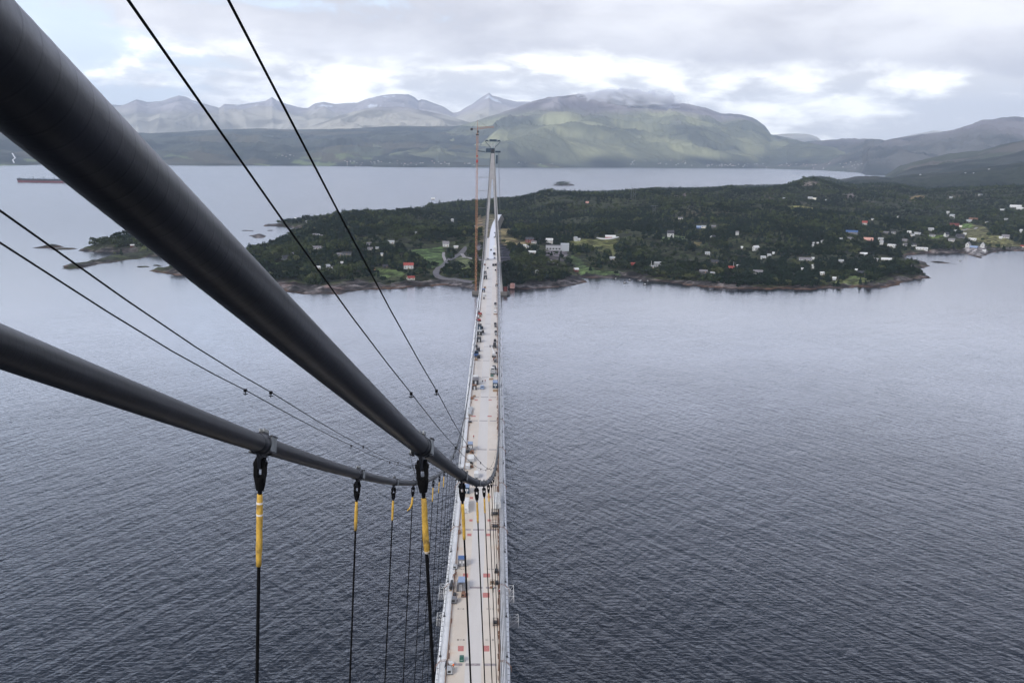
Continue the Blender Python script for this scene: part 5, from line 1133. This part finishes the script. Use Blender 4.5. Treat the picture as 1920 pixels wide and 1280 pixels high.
for k in range(9): mb.tube([(-9.5+k*2.35, -3.2, 168.6), (-9.5+k*2.35, -3.2, 170.4)], .12, 4)
mb.build('work_platform', M['blue'], T)
mb = MB(); mb.box((5, -2, 160.5), (2.0, 2, 10)); mb.build('hoist_cage', M['blue'], T)
mb = MB()
for dx in (-.25, .25): mb.tube([(7+dx, 2, 168), (8.4+dx, 2, 130), (11+dx, 2, 60), (13.2+dx, 2, 44)], .13, 4)
for k in range(40): t = k/39; z = 168-124*t; x = 7+6.2*t; mb.tube([(x-.3, 2, z), (x+.3, 2, z)], .08, 4)
mb.build('hoist_rail', M['grey'], T)
MB().tube([(-9.5, 0, 169.3), (-18, 0, 170)], .6, 5).build('access_bridge', M['blue'], T)
for s, lab in ((-1, 'dark concrete foundation under the left tower leg and crane'), (1, 'dark concrete foundation under the right tower leg')):
    mb = MB(); mb.tube([(s*15, TY, -3), (s*15, TY, 3.2), (s*15, TY, 3.9)], [8.0, 8.0, 7.7], 24); mb.box((s*15, TY-7.2, 1.6), (9, 2.4, 3.6)); tag(mb.build('foundation', M['pier']), lab, 'foundation')
# crane
K_ = empty('tower_crane', (-18.3, TY-1, 0), label='tall orange tower crane standing left of the bridge tower', cat='crane')
mb = MB(); w_ = .95; H = 190.0
for sx in (-1, 1):
    for sy in (-1, 1): mb.box((sx*w_, sy*w_, (H+3)/2), (.36, .36, H-3))
z = 3.0; kk = 0
while z < H-2.5:
    a, b = (-w_, w_) if kk % 2 else (w_, -w_)
    for sy in (-1, 1): mb.tube([(a, sy*w_, z), (b, sy*w_, z+2.6)], .13, 4); mb.tube([(sy*w_, a, z), (sy*w_, b, z+2.6)], .13, 4); mb.tube([(-w_, sy*w_, z), (w_, sy*w_, z)], .13, 4); mb.tube([(sy*w_, -w_, z), (sy*w_, w_, z)], .13, 4)
    z += 2.6; kk += 1
mb.build('mast', M['crane'], K_)
mb = MB()
for z in (153, 139.5, 124, 103.5, 84, 58): x1 = 18.3-(2.3+(141-min(z, 141))*.077)-2; mb.tube([(1, 0, z), (x1, .5, z)], .22, 4); mb.tube([(1, -1, z-.2), (x1, -.5, z)], .14, 4)
mb.build('mast_tie', M['grey'], K_)
mb = MB(); mb.box((.8, -1.4, 192), (1.8, 1.8, 2.4)); mb.build('cab', M['dark'], K_); MB().box((0, 0, 188.6), (3.4, 3.4, 1.2)).build('slewing_ring', M['dark'], K_)
jr = R_(22)
def jp(x, y, z): return (x*math.cos(jr), x*math.sin(jr)+y, z)
mb = MB(); mb.tube([(0, 0, 189), (0, 0, 205.5)], [.55, .15], 6)
for a, b, z in ((-.6, .6, 195.2),):
    for yy in (-.6, .6): mb.tube([jp(0, yy, 195), jp(19.8*1.07, yy, 197.5)], .2, 4)
    mb.tube([jp(0, 0, 197.2), jp(19.5*1.07, 0, 198.6)], .2, 4)
    for k in range(12): t = k/12; t2 = (k+.5)/12; X = 20.5; mb.tube([jp(X*t, -.6, 195+2.5*t), jp(X*t2, 0, 197.2+1.4*t2), jp(X*(t+1/12), -.6, 195+2.5*(t+1/12))], .1, 4)
mb.build('jib', M['crane'], K_)
mb = MB()
for yy in (-.6, .6): mb.tube([jp(0, yy, 195), jp(-8.5, yy, 195)], .22, 4)
mb.build('counter_jib', M['crane'], K_); c = jp(-7.2, 0, 194.6); MB().box(c, (2.4, 1.6, 2.6), jr).build('counterweight', M['dark'], K_)
mb = MB(); mb.tube([(0, 0, 205), jp(13, 0, 197.6)], .07, 4); mb.tube([(0, 0, 205), jp(-8, 0, 195)], .07, 4); mb.build('tie_rope', M['rope'], K_)
mb = MB(); mb.box((0, -1.6, 158), (2.4, 2.0, 3.4)); mb.box((0, -1.6, 164), (1.6, 1.6, 2)); mb.build('climbing_cage', M['red'], K_)
# tanks by the right foundation
def tank(x, y, z, r, h, mat, lab):
    e = empty('storage_tank', (x, y, z), label=lab, cat='tank')
    MB().tube([(0, 0, -1), (0, 0, h), (0, 0, h+.5)], [r, r, r*.25], 18).build('drum', M[mat], e, False); MB().tube([(0, 0, h*.33), (0, 0, h*.36)], r+.06, 18).build('band', M['rust'], e); MB().box((r, 0, h*.6), (.4, .8, h)).build('ladder', M['white'], e)
tank(17.5, TY, 3.9, 2.6, 5.2, 'barn', 'dark red round tank on the foundation right of the tower'); q = ground(961, 541, 2); tank(q[0], q[1]+10, 2, 2.9, 5, 'pink', 'salmon coloured round tank on the shore rocks right of the dark red tank')
q = onland(948, 503); tag(MB().box((0, 0, 1.2), (5, 3, 3)).build('red_container', M['red'], loc=q), 'small dark red container in the grass right of the tower legs', 'container')

# ================================================================ THINGS STANDING ON THE DECK
def spot(px, py):
    q = on_deck(px, py); P = q-CAM; mpp = (P@FW)/CF; return q, mpp
def cabin(px, py, wpx, ln, h, body, roof, lab, nwin=2, group='site cabins and containers on the deck', doors=True, rz=0.0):
    q, m = spot(px, py); w_ = wpx*m; e = empty('site_cabin', q, rz, label=lab, cat='cabin', group=group)
    mb = MB().box((0, ln/2, h/2+.12), (w_, ln, h-.24)); 
    for sx in (-1, 1):
        for yy in (.05, ln-.05): mb.box((sx*(w_/2), yy, h/2), (.14, .14, h))
    y = .5
    while y < ln-.4: mb.box((w_/2, y, h/2), (.07, .12, h-.5)); mb.box((-w_/2, y, h/2), (.07, .12, h-.5)); y += .45
    mb.build('body', M[body], e)
    r = MB().box((0, ln/2, h+.02), (w_+.06, ln+.06, .14)); k = .6
    while k < ln-.3: r.box((0, k, h+.11), (w_-.2, .08, .05)); k += .6
    r.build('roof', M[roof], e)
    for i in range(nwin):
        x = (i-(nwin-1)/2)*w_*.45; MB().box((x, -.03, h*.62), (w_*.16, .08, h*.28)).build('window', M['white'] if body in ('grey', 'dark', 'blue') else M['glass'], e)
    if doors: MB().box((w_*.02, -.02, h*.42), (.8 if nwin == 0 else .3, .06, h*.75)).build('door', M['lgrey'], e)
    return e
def tarp_tank(px, py, wpx, lab):
    q, m = spot(px, py); w_ = wpx*m; e = empty('shelter_tent', q, 0, label=lab, cat='tent'); n = 12; vs = []; L = 4.2
    for y in (0, L):
        for k in range(n+1): a = math.pi*k/n; vs.append((-math.cos(a)*w_/2, y, .1+math.sin(a)**.7*2.7))
    mb = MB().raw(vs, [(k, k+1, n+2+k, n+1+k) for k in range(n)]+[tuple(range(n+1)), tuple(range(2*n+1, n, -1))]); mb.build('cover', M['grey'], e, True)
    MB().raw([(-w_*.32, .5, 2.93), (w_*.42, .5, 2.93), (w_*.42, L-.2, 2.98), (-w_*.32, L-.2, 2.98), (-w_*.32, .5, 2.75), (w_*.42, .5, 2.75), (w_*.42, L-.2, 2.8), (-w_*.32, L-.2, 2.8)], [(0, 1, 2, 3), (7, 6, 5, 4), (0, 4, 5, 1), (1, 5, 6, 2), (2, 6, 7, 3), (3, 7, 4, 0)]).build('roof_sheet', M['bluelight'], e)
    for dx in (-.25, .15): MB().box((dx, -.05, 1.2), (.1, .08, 2.2)).build('pole', M['white'], e)
def car(px, py, body, lab, ln=4.3, w_=1.8, rz=0.0, van=False, group='vehicles on the deck'):
    q, m = spot(px, py); e = empty('van' if van else 'parked_car', q, rz, label=lab, cat='van' if van else 'car', group=group)
    P = [(-.5, .35, .92, 1), (-.5, .82, .96, 1), (-.42, .9, .95, 0), (-.3, 1.4 if not van else 1.9, .8, 0), (.1 if not van else .28, 1.45 if not van else 1.95, .8, 0), (.28 if not van else .38, .95 if not van else 1.2, .93, 0), (.47, .8, .9, 0), (.5, .6, .88, 1), (.5, .35, .86, 1)]
    vs = []
    for y, z, k, _ in P: vs += [(-w_/2*k, ln/2+y*ln, z), (w_/2*k, ln/2+y*ln, z)]
    n = len(P); fs = [(2*i, 2*i+1, 2*i+3, 2*i+2) for i in range(n-1)]+[(2*n-2, 2*n-1, 1, 0)]+[tuple(range(0, 2*n, 2))[::-1], tuple(range(1, 2*n, 2))]
    MB().raw(vs, fs).build('body', M[body], e)
    gz = 1.2 if not van else 1.55
    MB().box((0, ln*(.085), gz-.02), (w_*.7, .12, .42)).build('rear_window', M['glass'], e); MB().box((0, ln*.72, gz), (w_*.72, .5, .34)).build('windscreen', M['glass'], e)
    for sx in (-1, 1):
        for yy in (.18, .8): MB().tube([(sx*(w_/2-.2), ln*yy, .33), (sx*(w_/2+.02), ln*yy, .33)], .33, 10).build('wheel', M['black'], e)
def truck(px, py, ln, bed, cab, lab, w_=2.4):
    q, m = spot(px, py); e = empty('truck', q, 0, label=lab, cat='truck', group='vehicles on the deck')
    MB().box((0, ln*.4, .95), (w_*.8, ln*.78, .25)).build('chassis', M['dark'], e)
    b = MB().box((0, ln*.36, 1.25), (w_, ln*.66, .3)); 
    for sx in (-1, 1): b.box((sx*w_/2, ln*.36, 1.7), (.08, ln*.66, .7))
    b.box((0, ln*.03, 1.7), (w_, .08, .7)); b.build('load_bed', M[bed], e)
    c = MB().box((0, ln*.86, 1.75), (w_*.96, ln*.22, 2.1), taper=.9).build('cab', M[cab], e); MB().box((0, ln*.745, 2.1), (w_*.7, .08, .7)).build('window', M['glass'], c)
    for sx in (-1, 1):
        for yy in (.1, .26, .84): MB().tube([(sx*(w_/2-.4), ln*yy, .5), (sx*(w_/2-.05), ln*yy, .5)], .5, 12).build('wheel', M['black'], e)
def boom_lift(px, py, lab):
    q, m = spot(px, py); e = empty('boom_lift', q, R_(4), label=lab, cat='lift')
    MB().box((0, 2, .8), (2.1, 3, .7)).build('chassis', M['dark'], e); MB().box((0, 2, 1.6), (1.9, 2.6, 1.0)).build('turret', M['lgrey'], e)
    mb = MB(); mb.tube([(0, 1.2, 2.1), (-.3, 10, 3.2)], .32, 6); mb.tube([(-.3, 9, 3.0), (-.7, 17, 3.6)], .22, 6); mb.build('boom', M['white'], e); MB().box((-.8, 17.6, 3.4), (2.0, .9, 1.1)).build('basket', M['grey'], e)
    for sx in (-1, 1):
        for yy in (.9, 3.1): MB().tube([(sx*.85, yy, .45), (sx*1.15, yy, .45)], .45, 10).build('wheel', M['black'], e)
def generator(px, py, body, lab, s=1.0):
    q, m = spot(px, py); e = empty('generator', q, random.uniform(-.15, .15), label=lab, cat='generator', group='machines standing on the deck')
    MB().box((0, .7*s, .75*s), (1.2*s, 1.8*s, 1.0*s), taper=.94).build('housing', M[body], e); MB().box((0, .7*s, .2*s), (1.3*s, 2*s, .12)).build('skid', M['dark'], e)
    MB().tube([(.35*s, .9*s, 1.25*s), (.35*s, .9*s, 1.6*s)], .06*s, 6).build('exhaust', M['rust'], e); MB().box((-.1*s, -.21*s, .8*s), (.7*s, .06, .5*s)).build('grille', M['black'], e)
def pallet(px, py, wpx, hh, mats, lab, ln=2.0, rz=0.0):
    q, m = spot(px, py); w_ = wpx*m; e = empty('pallet_stack', q, rz, label=lab, cat='pallet', group='pallets and material stacks on the deck'); p = MB()
    for k in range(3): p.box(((k-1)*w_*.42, ln/2, .07), (w_*.14, ln, .12))
    k = 0
    while k < 6: p.box((0, ln*(k+.5)/6, .16), (w_, ln/8, .05)); k += 1
    p.build('pallet', M['wood'], e); l = MB(); n = max(2, int(hh/.35))
    for k in range(n): l.box((random.uniform(-.08, .08), ln/2+random.uniform(-.1, .1), .2+hh*(k+.5)/n), (w_*random.uniform(.75, .95), ln*random.uniform(.75, .95), hh/n*.9), random.uniform(-.08, .08))
    l.build('load', M[mats], e)
def skip_box(px, py, wpx, ln, h, mat, lab):
    q, m = spot(px, py); w_ = wpx*m; e = empty('storage_box', q, 0, label=lab, cat='box', group='boxes standing on the deck'); MB().box((0, ln/2, h/2+.1), (w_, ln, h), taper=1.04).build('body', M[mat], e)
    MB().box((0, ln*.52, h+.16), (w_*.9, ln*.84, .10)).build('lid', M[mat], e); MB().box((0, -.02-ln*.02, h*.55), (w_*.5, .05, .12)).build('handle', M['steel'], e)
def frame_cart(px, py, mat, lab, w_=1.3, ln=2.0, h=1.3):
    q, m = spot(px, py); e = empty('frame_cart', q, 0, label=lab, cat='cart', group='carts and frames on the deck'); f = MB()
    for sx in (-1, 1):
        for yy in (0, ln): f.tube([(sx*w_/2, yy, 0), (sx*w_/2, yy, h)], .07, 5)
        for z in (.25, h): f.tube([(sx*w_/2, 0, z), (sx*w_/2, ln, z)], .07, 5)
    for yy in (0, ln/2, ln):
        for z in (.25, h): f.tube([(-w_/2, yy, z), (w_/2, yy, z)], .07, 5)
    f.build('frame', M[mat], e); MB().box((0, ln*.55, .45), (w_*.7, ln*.5, .4)).build('load', M['dark'], e)
    for sx in (-1, 1):
        for yy in (.3, ln-.3): MB().tube([(sx*(w_/2-.05), yy, .18), (sx*(w_/2+.07), yy, .18)], .18, 8).build('wheel', M['black'], e)
def person(px, py, jacket, lab, rz=0.0, stride=.25, reach=.0):
    q, m = spot(px, py); e = empty('person', (q[0], q[1], q[2]), rz, label=lab, cat='person', group='workers on the deck')
    J = {'pel': (0, 0, .95), 'wai': (0, 0, 1.1), 'che': (0, .02, 1.35), 'nek': (0, .02, 1.52), 'hea': (0, .04, 1.66), 'top': (0, .03, 1.75),
         'lh': (-.10, 0, .90), 'lk': (-.12, stride*.5, .5), 'lf': (-.12, stride*.3, .09), 'lt': (-.13, stride*.3+.17, .04), 'rh': (.10, 0, .90), 'rk': (.12, -stride*.2, .5), 'rf': (.12, -stride*.8, .09), 'rt': (.13, -stride*.8+.17, .04),
         'ls': (-.19, 0, 1.42), 'le': (-.25, .05-reach*.1, 1.14), 'lw': (-.24, .20+reach*.2, .93), 'lm': (-.23, .28+reach*.25, .87), 'rs': (.19, 0, 1.42), 're': (.26, -.03+reach*.2, 1.14), 'rw': (.25, .13+reach*.3, .95), 'rm': (.24, .20+reach*.32, .90)}
    rad = dict(pel=.15, wai=.14, che=.16, nek=.065, hea=.10, top=.07, lh=.10, lk=.065, lf=.05, lt=.04, rh=.10, rk=.065, rf=.05, rt=.04, ls=.075, le=.05, lw=.035, lm=.035, rs=.075, re=.05, rw=.035, rm=.035)
    E_ = [('pel', 'wai'), ('wai', 'che'), ('che', 'nek'), ('nek', 'hea'), ('hea', 'top'), ('pel', 'lh'), ('lh', 'lk'), ('lk', 'lf'), ('lf', 'lt'), ('pel', 'rh'), ('rh', 'rk'), ('rk', 'rf'), ('rf', 'rt'), ('che', 'ls'), ('ls', 'le'), ('le', 'lw'), ('lw', 'lm'), ('che', 'rs'), ('rs', 're'), ('re', 'rw'), ('rw', 'rm')]
    nm = list(J); me = bpy.data.meshes.new('body'); me.from_pydata([J[k] for k in nm], [(nm.index(a), nm.index(b)) for a, b in E_], [])
    o = bpy.data.objects.new('body', me); COL.objects.link(o); md = o.modifiers.new('s', 'SKIN')
    for i, k in enumerate(nm): me.skin_vertices[0].data[i].radius = (rad[k], rad[k]*.8); me.skin_vertices[0].data[i].use_root = (k == 'pel')
    sb = o.modifiers.new('ss', 'SUBSURF'); sb.levels = 1; dg = bpy.context.evaluated_depsgraph_get(); m2 = bpy.data.meshes.new_from_object(o.evaluated_get(dg)); o.modifiers.clear(); o.data = m2
    m2.materials.clear(); [m2.materials.append(M[k]) for k in (jacket, 'dark', 'skin')]
    for p in m2.polygons: c = p.center; p.material_index = 2 if (c.z > 1.53 or (c.z < .93 and abs(c.x) > .2)) else (1 if c.z < .93 else 0); p.use_smooth = True
    o.parent = e
    MB().tube([(0, .03, 1.70), (0, .03, 1.74), (0, .03, 1.80), (0, .03, 1.84)], [.15, .125, .11, .05], 12).build('helmet', M['white'], e, True)

DL = 'dark debris left of the deck'
cabin(866, 1062, 14.5, 2.6, 2.5, 'grey', 'bluepaint', 'grey site cabin with blue roof and two bright windows by the left kerb', 2)
tarp_tank(864, 1109, 17, 'round grey shelter tent with pale blue roof sheet at the left kerb')
cabin(874, 962, 7.5, 9.0, 2.4, 'white', 'white', 'long narrow white container by the left kerb below the cable dip', 0)
cabin(932, 955, 13, 10.5, 2.5, 'white', 'white', 'long white container behind the right hangers', 0)
cabin(875, 926, 9, 3.6, 2.6, 'blue', 'bluelight', 'dark cabin with pale blue roof just under the cable dip', 2)
cabin(893, 897, 8, 3.2, 2.0, 'lgrey', 'white', 'small white roofed box cabin just above the cable dip', 0)
cabin(882.5, 866, 12, 5.2, 1.4, 'lgrey', 'white', 'wide low white roofed cabin left of the thin ropes', 0)
cabin(876.5, 880, 8, 3.4, 1.6, 'lgrey', 'white', 'small pale cabin in front of the wide white roofed one', 0)
cabin(881.5, 846, 9, 3.4, 3.2, 'grey', 'bluelight', 'tall grey cabin with pale blue roof where the right rope meets the deck', 2)
pallet(883.5, 862+8, 5.5, .5, 'dark', 'dark flat pallet beside the wide white roofed cabin', 1.5); pallet(884.5, 877, 6.5, .5, 'rust', 'brown flat pallet between the two pale cabins', 1.5)
pallet(881, 780, 6.5, 1.0, 'lgrey', 'grey stack of boards against the left kerb far up the deck', 14)
skip_box(865.5, 1241, 8, 1.3, 1.15, 'green', 'dark green box standing alone near the nearest joint strip')
pallet(846, 1248, 9, .7, 'white', 'heap of white sheeting at the left end of the nearest joint strip', 1.2, .2)
generator(843, 1264, 'lgrey', 'white and grey generator nearest the camera at the left kerb', 1.15)
person(850, 1254, 'orange', 'person in orange jacket and white helmet beside the nearest joint strip', .6)
pallet(835.5, 1256, 2.5, 1.2, 'dark', 'narrow dark stack leaning at the kerb left of the white sheeting', 2.6)
frame_cart(928.5, 1173, 'dark', 'black frame cart standing among the right hangers near the camera', 1.15, 2.3, 1.2)
frame_cart(923, 1096, 'wood', 'square brown timber frame beside the second joint strip on the right', 1.3, 1.9, .8)
generator(932, 1096, 'dark', 'black machine right of the square timber frame', .75); pallet(922, 1103, 8, .3, 'rust', 'brown boards lying on the second joint strip', .8)
person(925, 1110, 'green', 'person in dark green standing below the second joint strip on the right', 2.2); person(936, 1114, 'red', 'person in red at the right kerb near the white gantry', 1.0, reach=.6)
generator(930, 1074, 'dark', 'black pump with upright pipe among the right hangers', .8); q, m = spot(931, 1068); tag(MB().tube([(0, 0, 0), (0, 0, 1.9), (.1, 0, 2.2)], [.18, .12, .1], 8).build('upright_pipe', M['black'], loc=q), 'black upright pipe behind the pump among the right hangers', 'pipe')
generator(851, 1131, 'grey', 'grey generator below the round shelter tent', 1.2); generator(868.5, 1119, 'rust', 'rusty machine in front of the round shelter tent', .95); pallet(852, 1118, 7, .5, 'dark', 'dark low heap at the foot of the round shelter tent', 1.5); pallet(845, 1108, 5, 1.2, 'dark', 'dark stack between the kerb and the round shelter tent', 5)
pallet(851, 1084, 4, .8, 'rust', 'brown sack heap by the left kerb behind the tent', 1.2); person(852, 1079, 'white', 'person in white bending by the left kerb behind the tent', .3, reach=.8); generator(853, 1067, 'lgrey', 'pale round machine beside the blue roofed cabin', 1.0)
q, m = spot(928.5, 967); frame_cart(928.5, 967, 'dark', 'black frame cart below the long right container', 2.6, 2.6, 1.6); frame_cart(928, 992, 'rust', 'rusty frame cage among the right hangers', 2.6, 4, 1.8)
pallet(861, 1001, 6, .6, 'rust', 'rusty scrap heap at the left kerb by the third joint strip', 2); pallet(883, 842+8, 5, .4, 'rust', 'brown timber heap left of the thin rope end', 2.2); generator(875.5, 849, 'dark', 'small black machine at the kerb under the tall grey cabin', .9); generator(886, 850, 'rust', 'small rust brown machine right of the tall grey cabin', .9)
pallet(881, 793, 8, .6, 'dark', 'dark scrap heap on the left end of the sixth joint strip', 1.6); pallet(885, 749, 6, .8, 'rust', 'brown scrap heap at the left kerb below the parked vehicles', 3); pallet(889, 744, 5, .4, 'wood', 'timber heap beside the brown scrap at the left kerb', 2)
person(888, 822, 'red', 'lone person in red walking on the left lane', .0); person(905, 718, 'dark', 'person in dark clothes behind the grey blue car', .4); person(909.7, 717, 'red', 'person in red with raised pole behind the grey blue car', .2)
car(904, 730, 'bluelight', 'grey blue car parked in the middle of the deck', 5.2, 2.1)
cabin(891.5, 722, 10, 6.5, 2.8, 'dark', 'roofgrey', 'dark open topped container nearest in the left row of vehicles', 0); cabin(889.5, 731, 7.5, 2.5, 2.4, 'dark', 'rust', 'small black container at the near end of the left row', 0)
cabin(891.5, 713, 9.5, 5.5, 1.6, 'dark', 'white', 'white roofed trailer in the left row of vehicles', 2)
cabin(928.5, 728, 9, 6, 3.0, 'blue', 'bluelight', 'dark blue container with pale roof and two white signs at the right kerb', 2); pallet(928.5, 734, 9, .3, 'wood', 'pale orange boards in front of the dark blue container', 3); pallet(921, 712, 8, .3, 'wood', 'thin brown boards left of the dark blue container', 2.4)
truck(923.5, 703, 8, 'lgrey', 'white', 'grey flatbed truck with white cab on the right lane', 2.3); skip_box(922.5, 706, 5.5, 1.4, .7, 'green', 'low dark green box behind the grey flatbed truck'); skip_box(932.6, 704.5, 2.6, 1.2, 1.2, 'dark', 'small black bin at the right kerb')
car(926.5, 694, 'dark', 'black van with light rear window parked on the right lane', 5.5, 2.2, van=True)
generator(929, 680, 'grey', 'grey compressor below the white boom lift', 1.6); generator(927, 676, 'rust', 'brown machine at the foot of the white boom lift', 1.2); boom_lift(926.8, 671, 'long white boom lift folded on the right lane'); generator(931, 663, 'dark', 'small dark pump right of the white boom lift', .8)
truck(927.5, 653, 6, 'dark', 'grey', 'dark pickup truck above the white boom lift', 2.1)
truck(893, 670.5, 7.5, 'bluepaint', 'blue', 'blue truck among scrap at the left kerb', 2.6); generator(897.5, 672, 'dark', 'black machine right of the blue truck', 1.5); generator(897, 659, 'dark', 'black machine above the blue truck', 1.7); pallet(892.5, 675.5, 7, .4, 'wood', 'pale timber and hoses in front of the blue truck', 3); generator(893, 651, 'dark', 'small dark machine close to the left kerb', 1.1)
cabin(898, 642, 7.5, 5, 2.7, 'dark', 'dark', 'black container lowest of three at the left kerb', 0); cabin(898.8, 629, 8.5, 6, 2.8, 'dark', 'lgrey', 'black container with white stripe, middle of three at the left kerb', 1); cabin(899, 618.5, 7, 7, 3, 'blue', 'roofdark', 'dark blue container highest of three at the left kerb', 0)
for a in ((903.5, 616.5, 'dark', 'small dark machine right of the highest dark container'), (905.5, 624.5, 'dark', 'small dark machine right of the middle black container'), (929, 609.5, 'dark', 'upper one of two small black machines on the right lane'), (929, 613.5, 'grey', 'lower one of two small black machines on the right lane'), (929.7, 624.5, 'dark', 'small black machine opposite the middle black container'), (930, 629, 'lgrey', 'small pale machine opposite the middle black container'), (928.3, 641, 'dark', 'small black machine opposite the lowest black container'), (896, 636, 'grey', 'grey machine at the kerb behind the lowest black container')): generator(*a, 1.3)
def digger(px, py, mat, lab):
    q, m = spot(px, py); e = empty('excavator', q, .5, label=lab, cat='excavator')
    for sx in (-1, 1): MB().box((sx*.9, 1.5, .4), (.5, 3, .75), taper=.9).build('track', M['black'], e)
    MB().box((0, 1.4, 1.3), (2.1, 2.4, .9)).build('body', M[mat], e); MB().box((-.5, 1.9, 2.2), (.9, 1.2, 1.1), taper=.85).build('cab', M['dark'], e)
    MB().tube([(.4, 2.4, 1.4), (.4, 4.2, 3.2), (.4, 6, 1.9), (.4, 5.9, .6)], [.22, .2, .15, .1], 5).build('boom', M[mat], e); MB().box((.4, 5.9, .45), (.8, .6, .6)).build('bucket', M['dark'], e)
digger(901.5, 591, 'red', 'dark red excavator at the left kerb'); digger(899.5, 603, 'red', 'dark red excavator nearer the camera at the left kerb'); generator(900.5, 594, 'wood', 'pale yellow machine between the two red excavators', 1.2)
car(928.5, 588.5, 'white', 'white van on the right lane level with the red excavators', 6.5, 2.3, van=True); pallet(928.5, 590, 6.5, .5, 'rust', 'brown beam lying in front of the white van', 1.2); car(929, 577, 'white', 'white car behind the white van on the right lane', 5, 2); generator(929, 571.5, 'grey', 'grey machine farthest up the right lane before the tower', 1.5)
# busy strip under and before the tower
for i, (a, b, w_, l, h, c, r, lab) in enumerate([(908, 556, 5, 4, 2, 'lgrey', 'white', 'pale cabin with white roof at the left kerb before the tower'), (906.5, 548, 5.5, 5, 2.6, 'dark', 'bluepaint', 'black cabin at the left kerb between the tower legs'), (931, 538, 4, 3, 2.4, 'dark', 'rust', 'small dark brown cabin on the right between the legs'), (910, 524, 6, 8, 3, 'dark', 'roofdark', 'large black container left of the lane at the tower'), (909.5, 515, 5, 6, 3, 'dark', 'darkwall', 'black container behind the large one at the tower')]): cabin(a, b, w_, l, h, c, r, lab, 0)
for i, (a, b, c, s, lab) in enumerate([(909, 541, 'wood', 1.3, 'pale brown machine at the left between the tower legs'), (907.5, 561, 'grey', 1.2, 'grey machine in the pale clutter before the tower'), (925, 499, 'dark', 2, 'dark lorry loader at the right under the tower'), (929.5, 498.5, 'dark', 1.9, 'dark machine right of the lorry loader under the tower'), (909, 498, 'rust', 1.6, 'brown machine left under the tower'), (914.5, 504, 'grey', 1.4, 'grey machine in the middle left under the tower'), (929, 508, 'dark', 1.3, 'small dark machine at the right kerb under the tower'), (927, 478, 'dark', 2.4, 'black machine on the white lane above the tower'), (920.5, 470, 'dark', 1.6, 'dark upright machine on the left of the white lane')]): generator(a, b, c, lab, s)
car(914.5, 487, 'white', 'white vehicle on the left strip behind the tower', 6, 2.3, van=True); car(927.5, 485.5, 'lgrey', 'grey van on the right of the white lane behind the tower', 6, 2.3, van=True); car(915, 446.5, 'dark', 'dark car high on the left strip behind the tower', 6, 2.3); car(927, 446, 'dark', 'dark car high on the right of the white lane', 6, 2.3); car(927.5, 437.5, 'grey', 'grey car highest on the right of the white lane', 6, 2.3)
cabin(928, 466.5, 7, 9, 3.2, 'white', 'white', 'bright white hall on the right of the lane behind the tower', 0)
person(911, 517.5, 'dark', 'tiny lone person on the clean white lane before the tower', .0)

# ================================================================ CLOUD ON THE MOUNTAIN

# ================================================================ HAZE
def make_haze():
    mb = MB(); mb.box((0, 9800, 900), (38000, 42000, 1806)); m = bpy.data.materials.new('haze_air'); m.use_nodes = True; N = NT(m.node_tree)
    v = N.add('ShaderNodeVolumePrincipled', None, {'Color': (.74, .85, 1.0, 1), 'Density': 4.0e-5, 'Anisotropy': .15})
    o = N.add('ShaderNodeOutputMaterial'); N.l.new(v.outputs[0], o.inputs[1])
    h = mb.build('haze', m); tag(h, kind='stuff', label='thin bluish air over the whole fjord'); return h
HZ = make_haze(); HZ.location.z = -903+900-6

# cloud volume hung on the big mountain's summit, inside the haze
def make_summit_cloud():
    m = bpy.data.materials.new('summit_cloud'); m.use_nodes = True; N = NT(m.node_tree)
    tc = N.add('ShaderNodeTexCoord'); g = tc.outputs['Object']
    ln = N.add('ShaderNodeVectorMath', {'operation': 'LENGTH'}, {0: g}).outputs['Value']
    mp = N.add('ShaderNodeMapping', None, {0: g, 'Scale': (3.2, 1.5, 1.6)}).outputs[0]
    n = N.noise(mp, 1.6, 5, .6, .3)
    d = N.math('SUBTRACT', N.math('ADD', N.math('MULTIPLY', n, 1.5), .08), ln)
    d = N.ramp(d, (0.0, .35))
    v = N.add('ShaderNodeVolumePrincipled', None, {'Color': (.97, .97, 1, 1), 'Density': N.math('MULTIPLY', d, .06), 'Anisotropy': 0.0, 'Emission Color': (1, 1, 1, 1), 'Emission Strength': 0.0})
    o = N.add('ShaderNodeOutputMaterial'); N.l.new(v.outputs[0], o.inputs[1]); m.cycles.homogeneous_volume = False
    bm = __import__('bmesh').new(); __import__('bmesh').ops.create_icosphere(bm, subdivisions=3, radius=1.0); me = bpy.data.meshes.new('cloudcap'); bm.to_mesh(me); me.materials.append(m)
    c = at(1182, 186, 14600); o = bpy.data.objects.new('cloud_cap', me); COL.objects.link(o); o.location = c; o.scale = (880, 620, 175)
    o.rotation_euler = (0, R_(2), -math.atan2(c[0], c[1])); tag(o, kind='stuff', label='white cloud lying on the summit of the broad green mountain')
make_summit_cloud()
SC.cycles.volume_bounces = 2; SC.cycles.volume_step_rate = 2.0; SC.cycles.volume_max_steps = 128
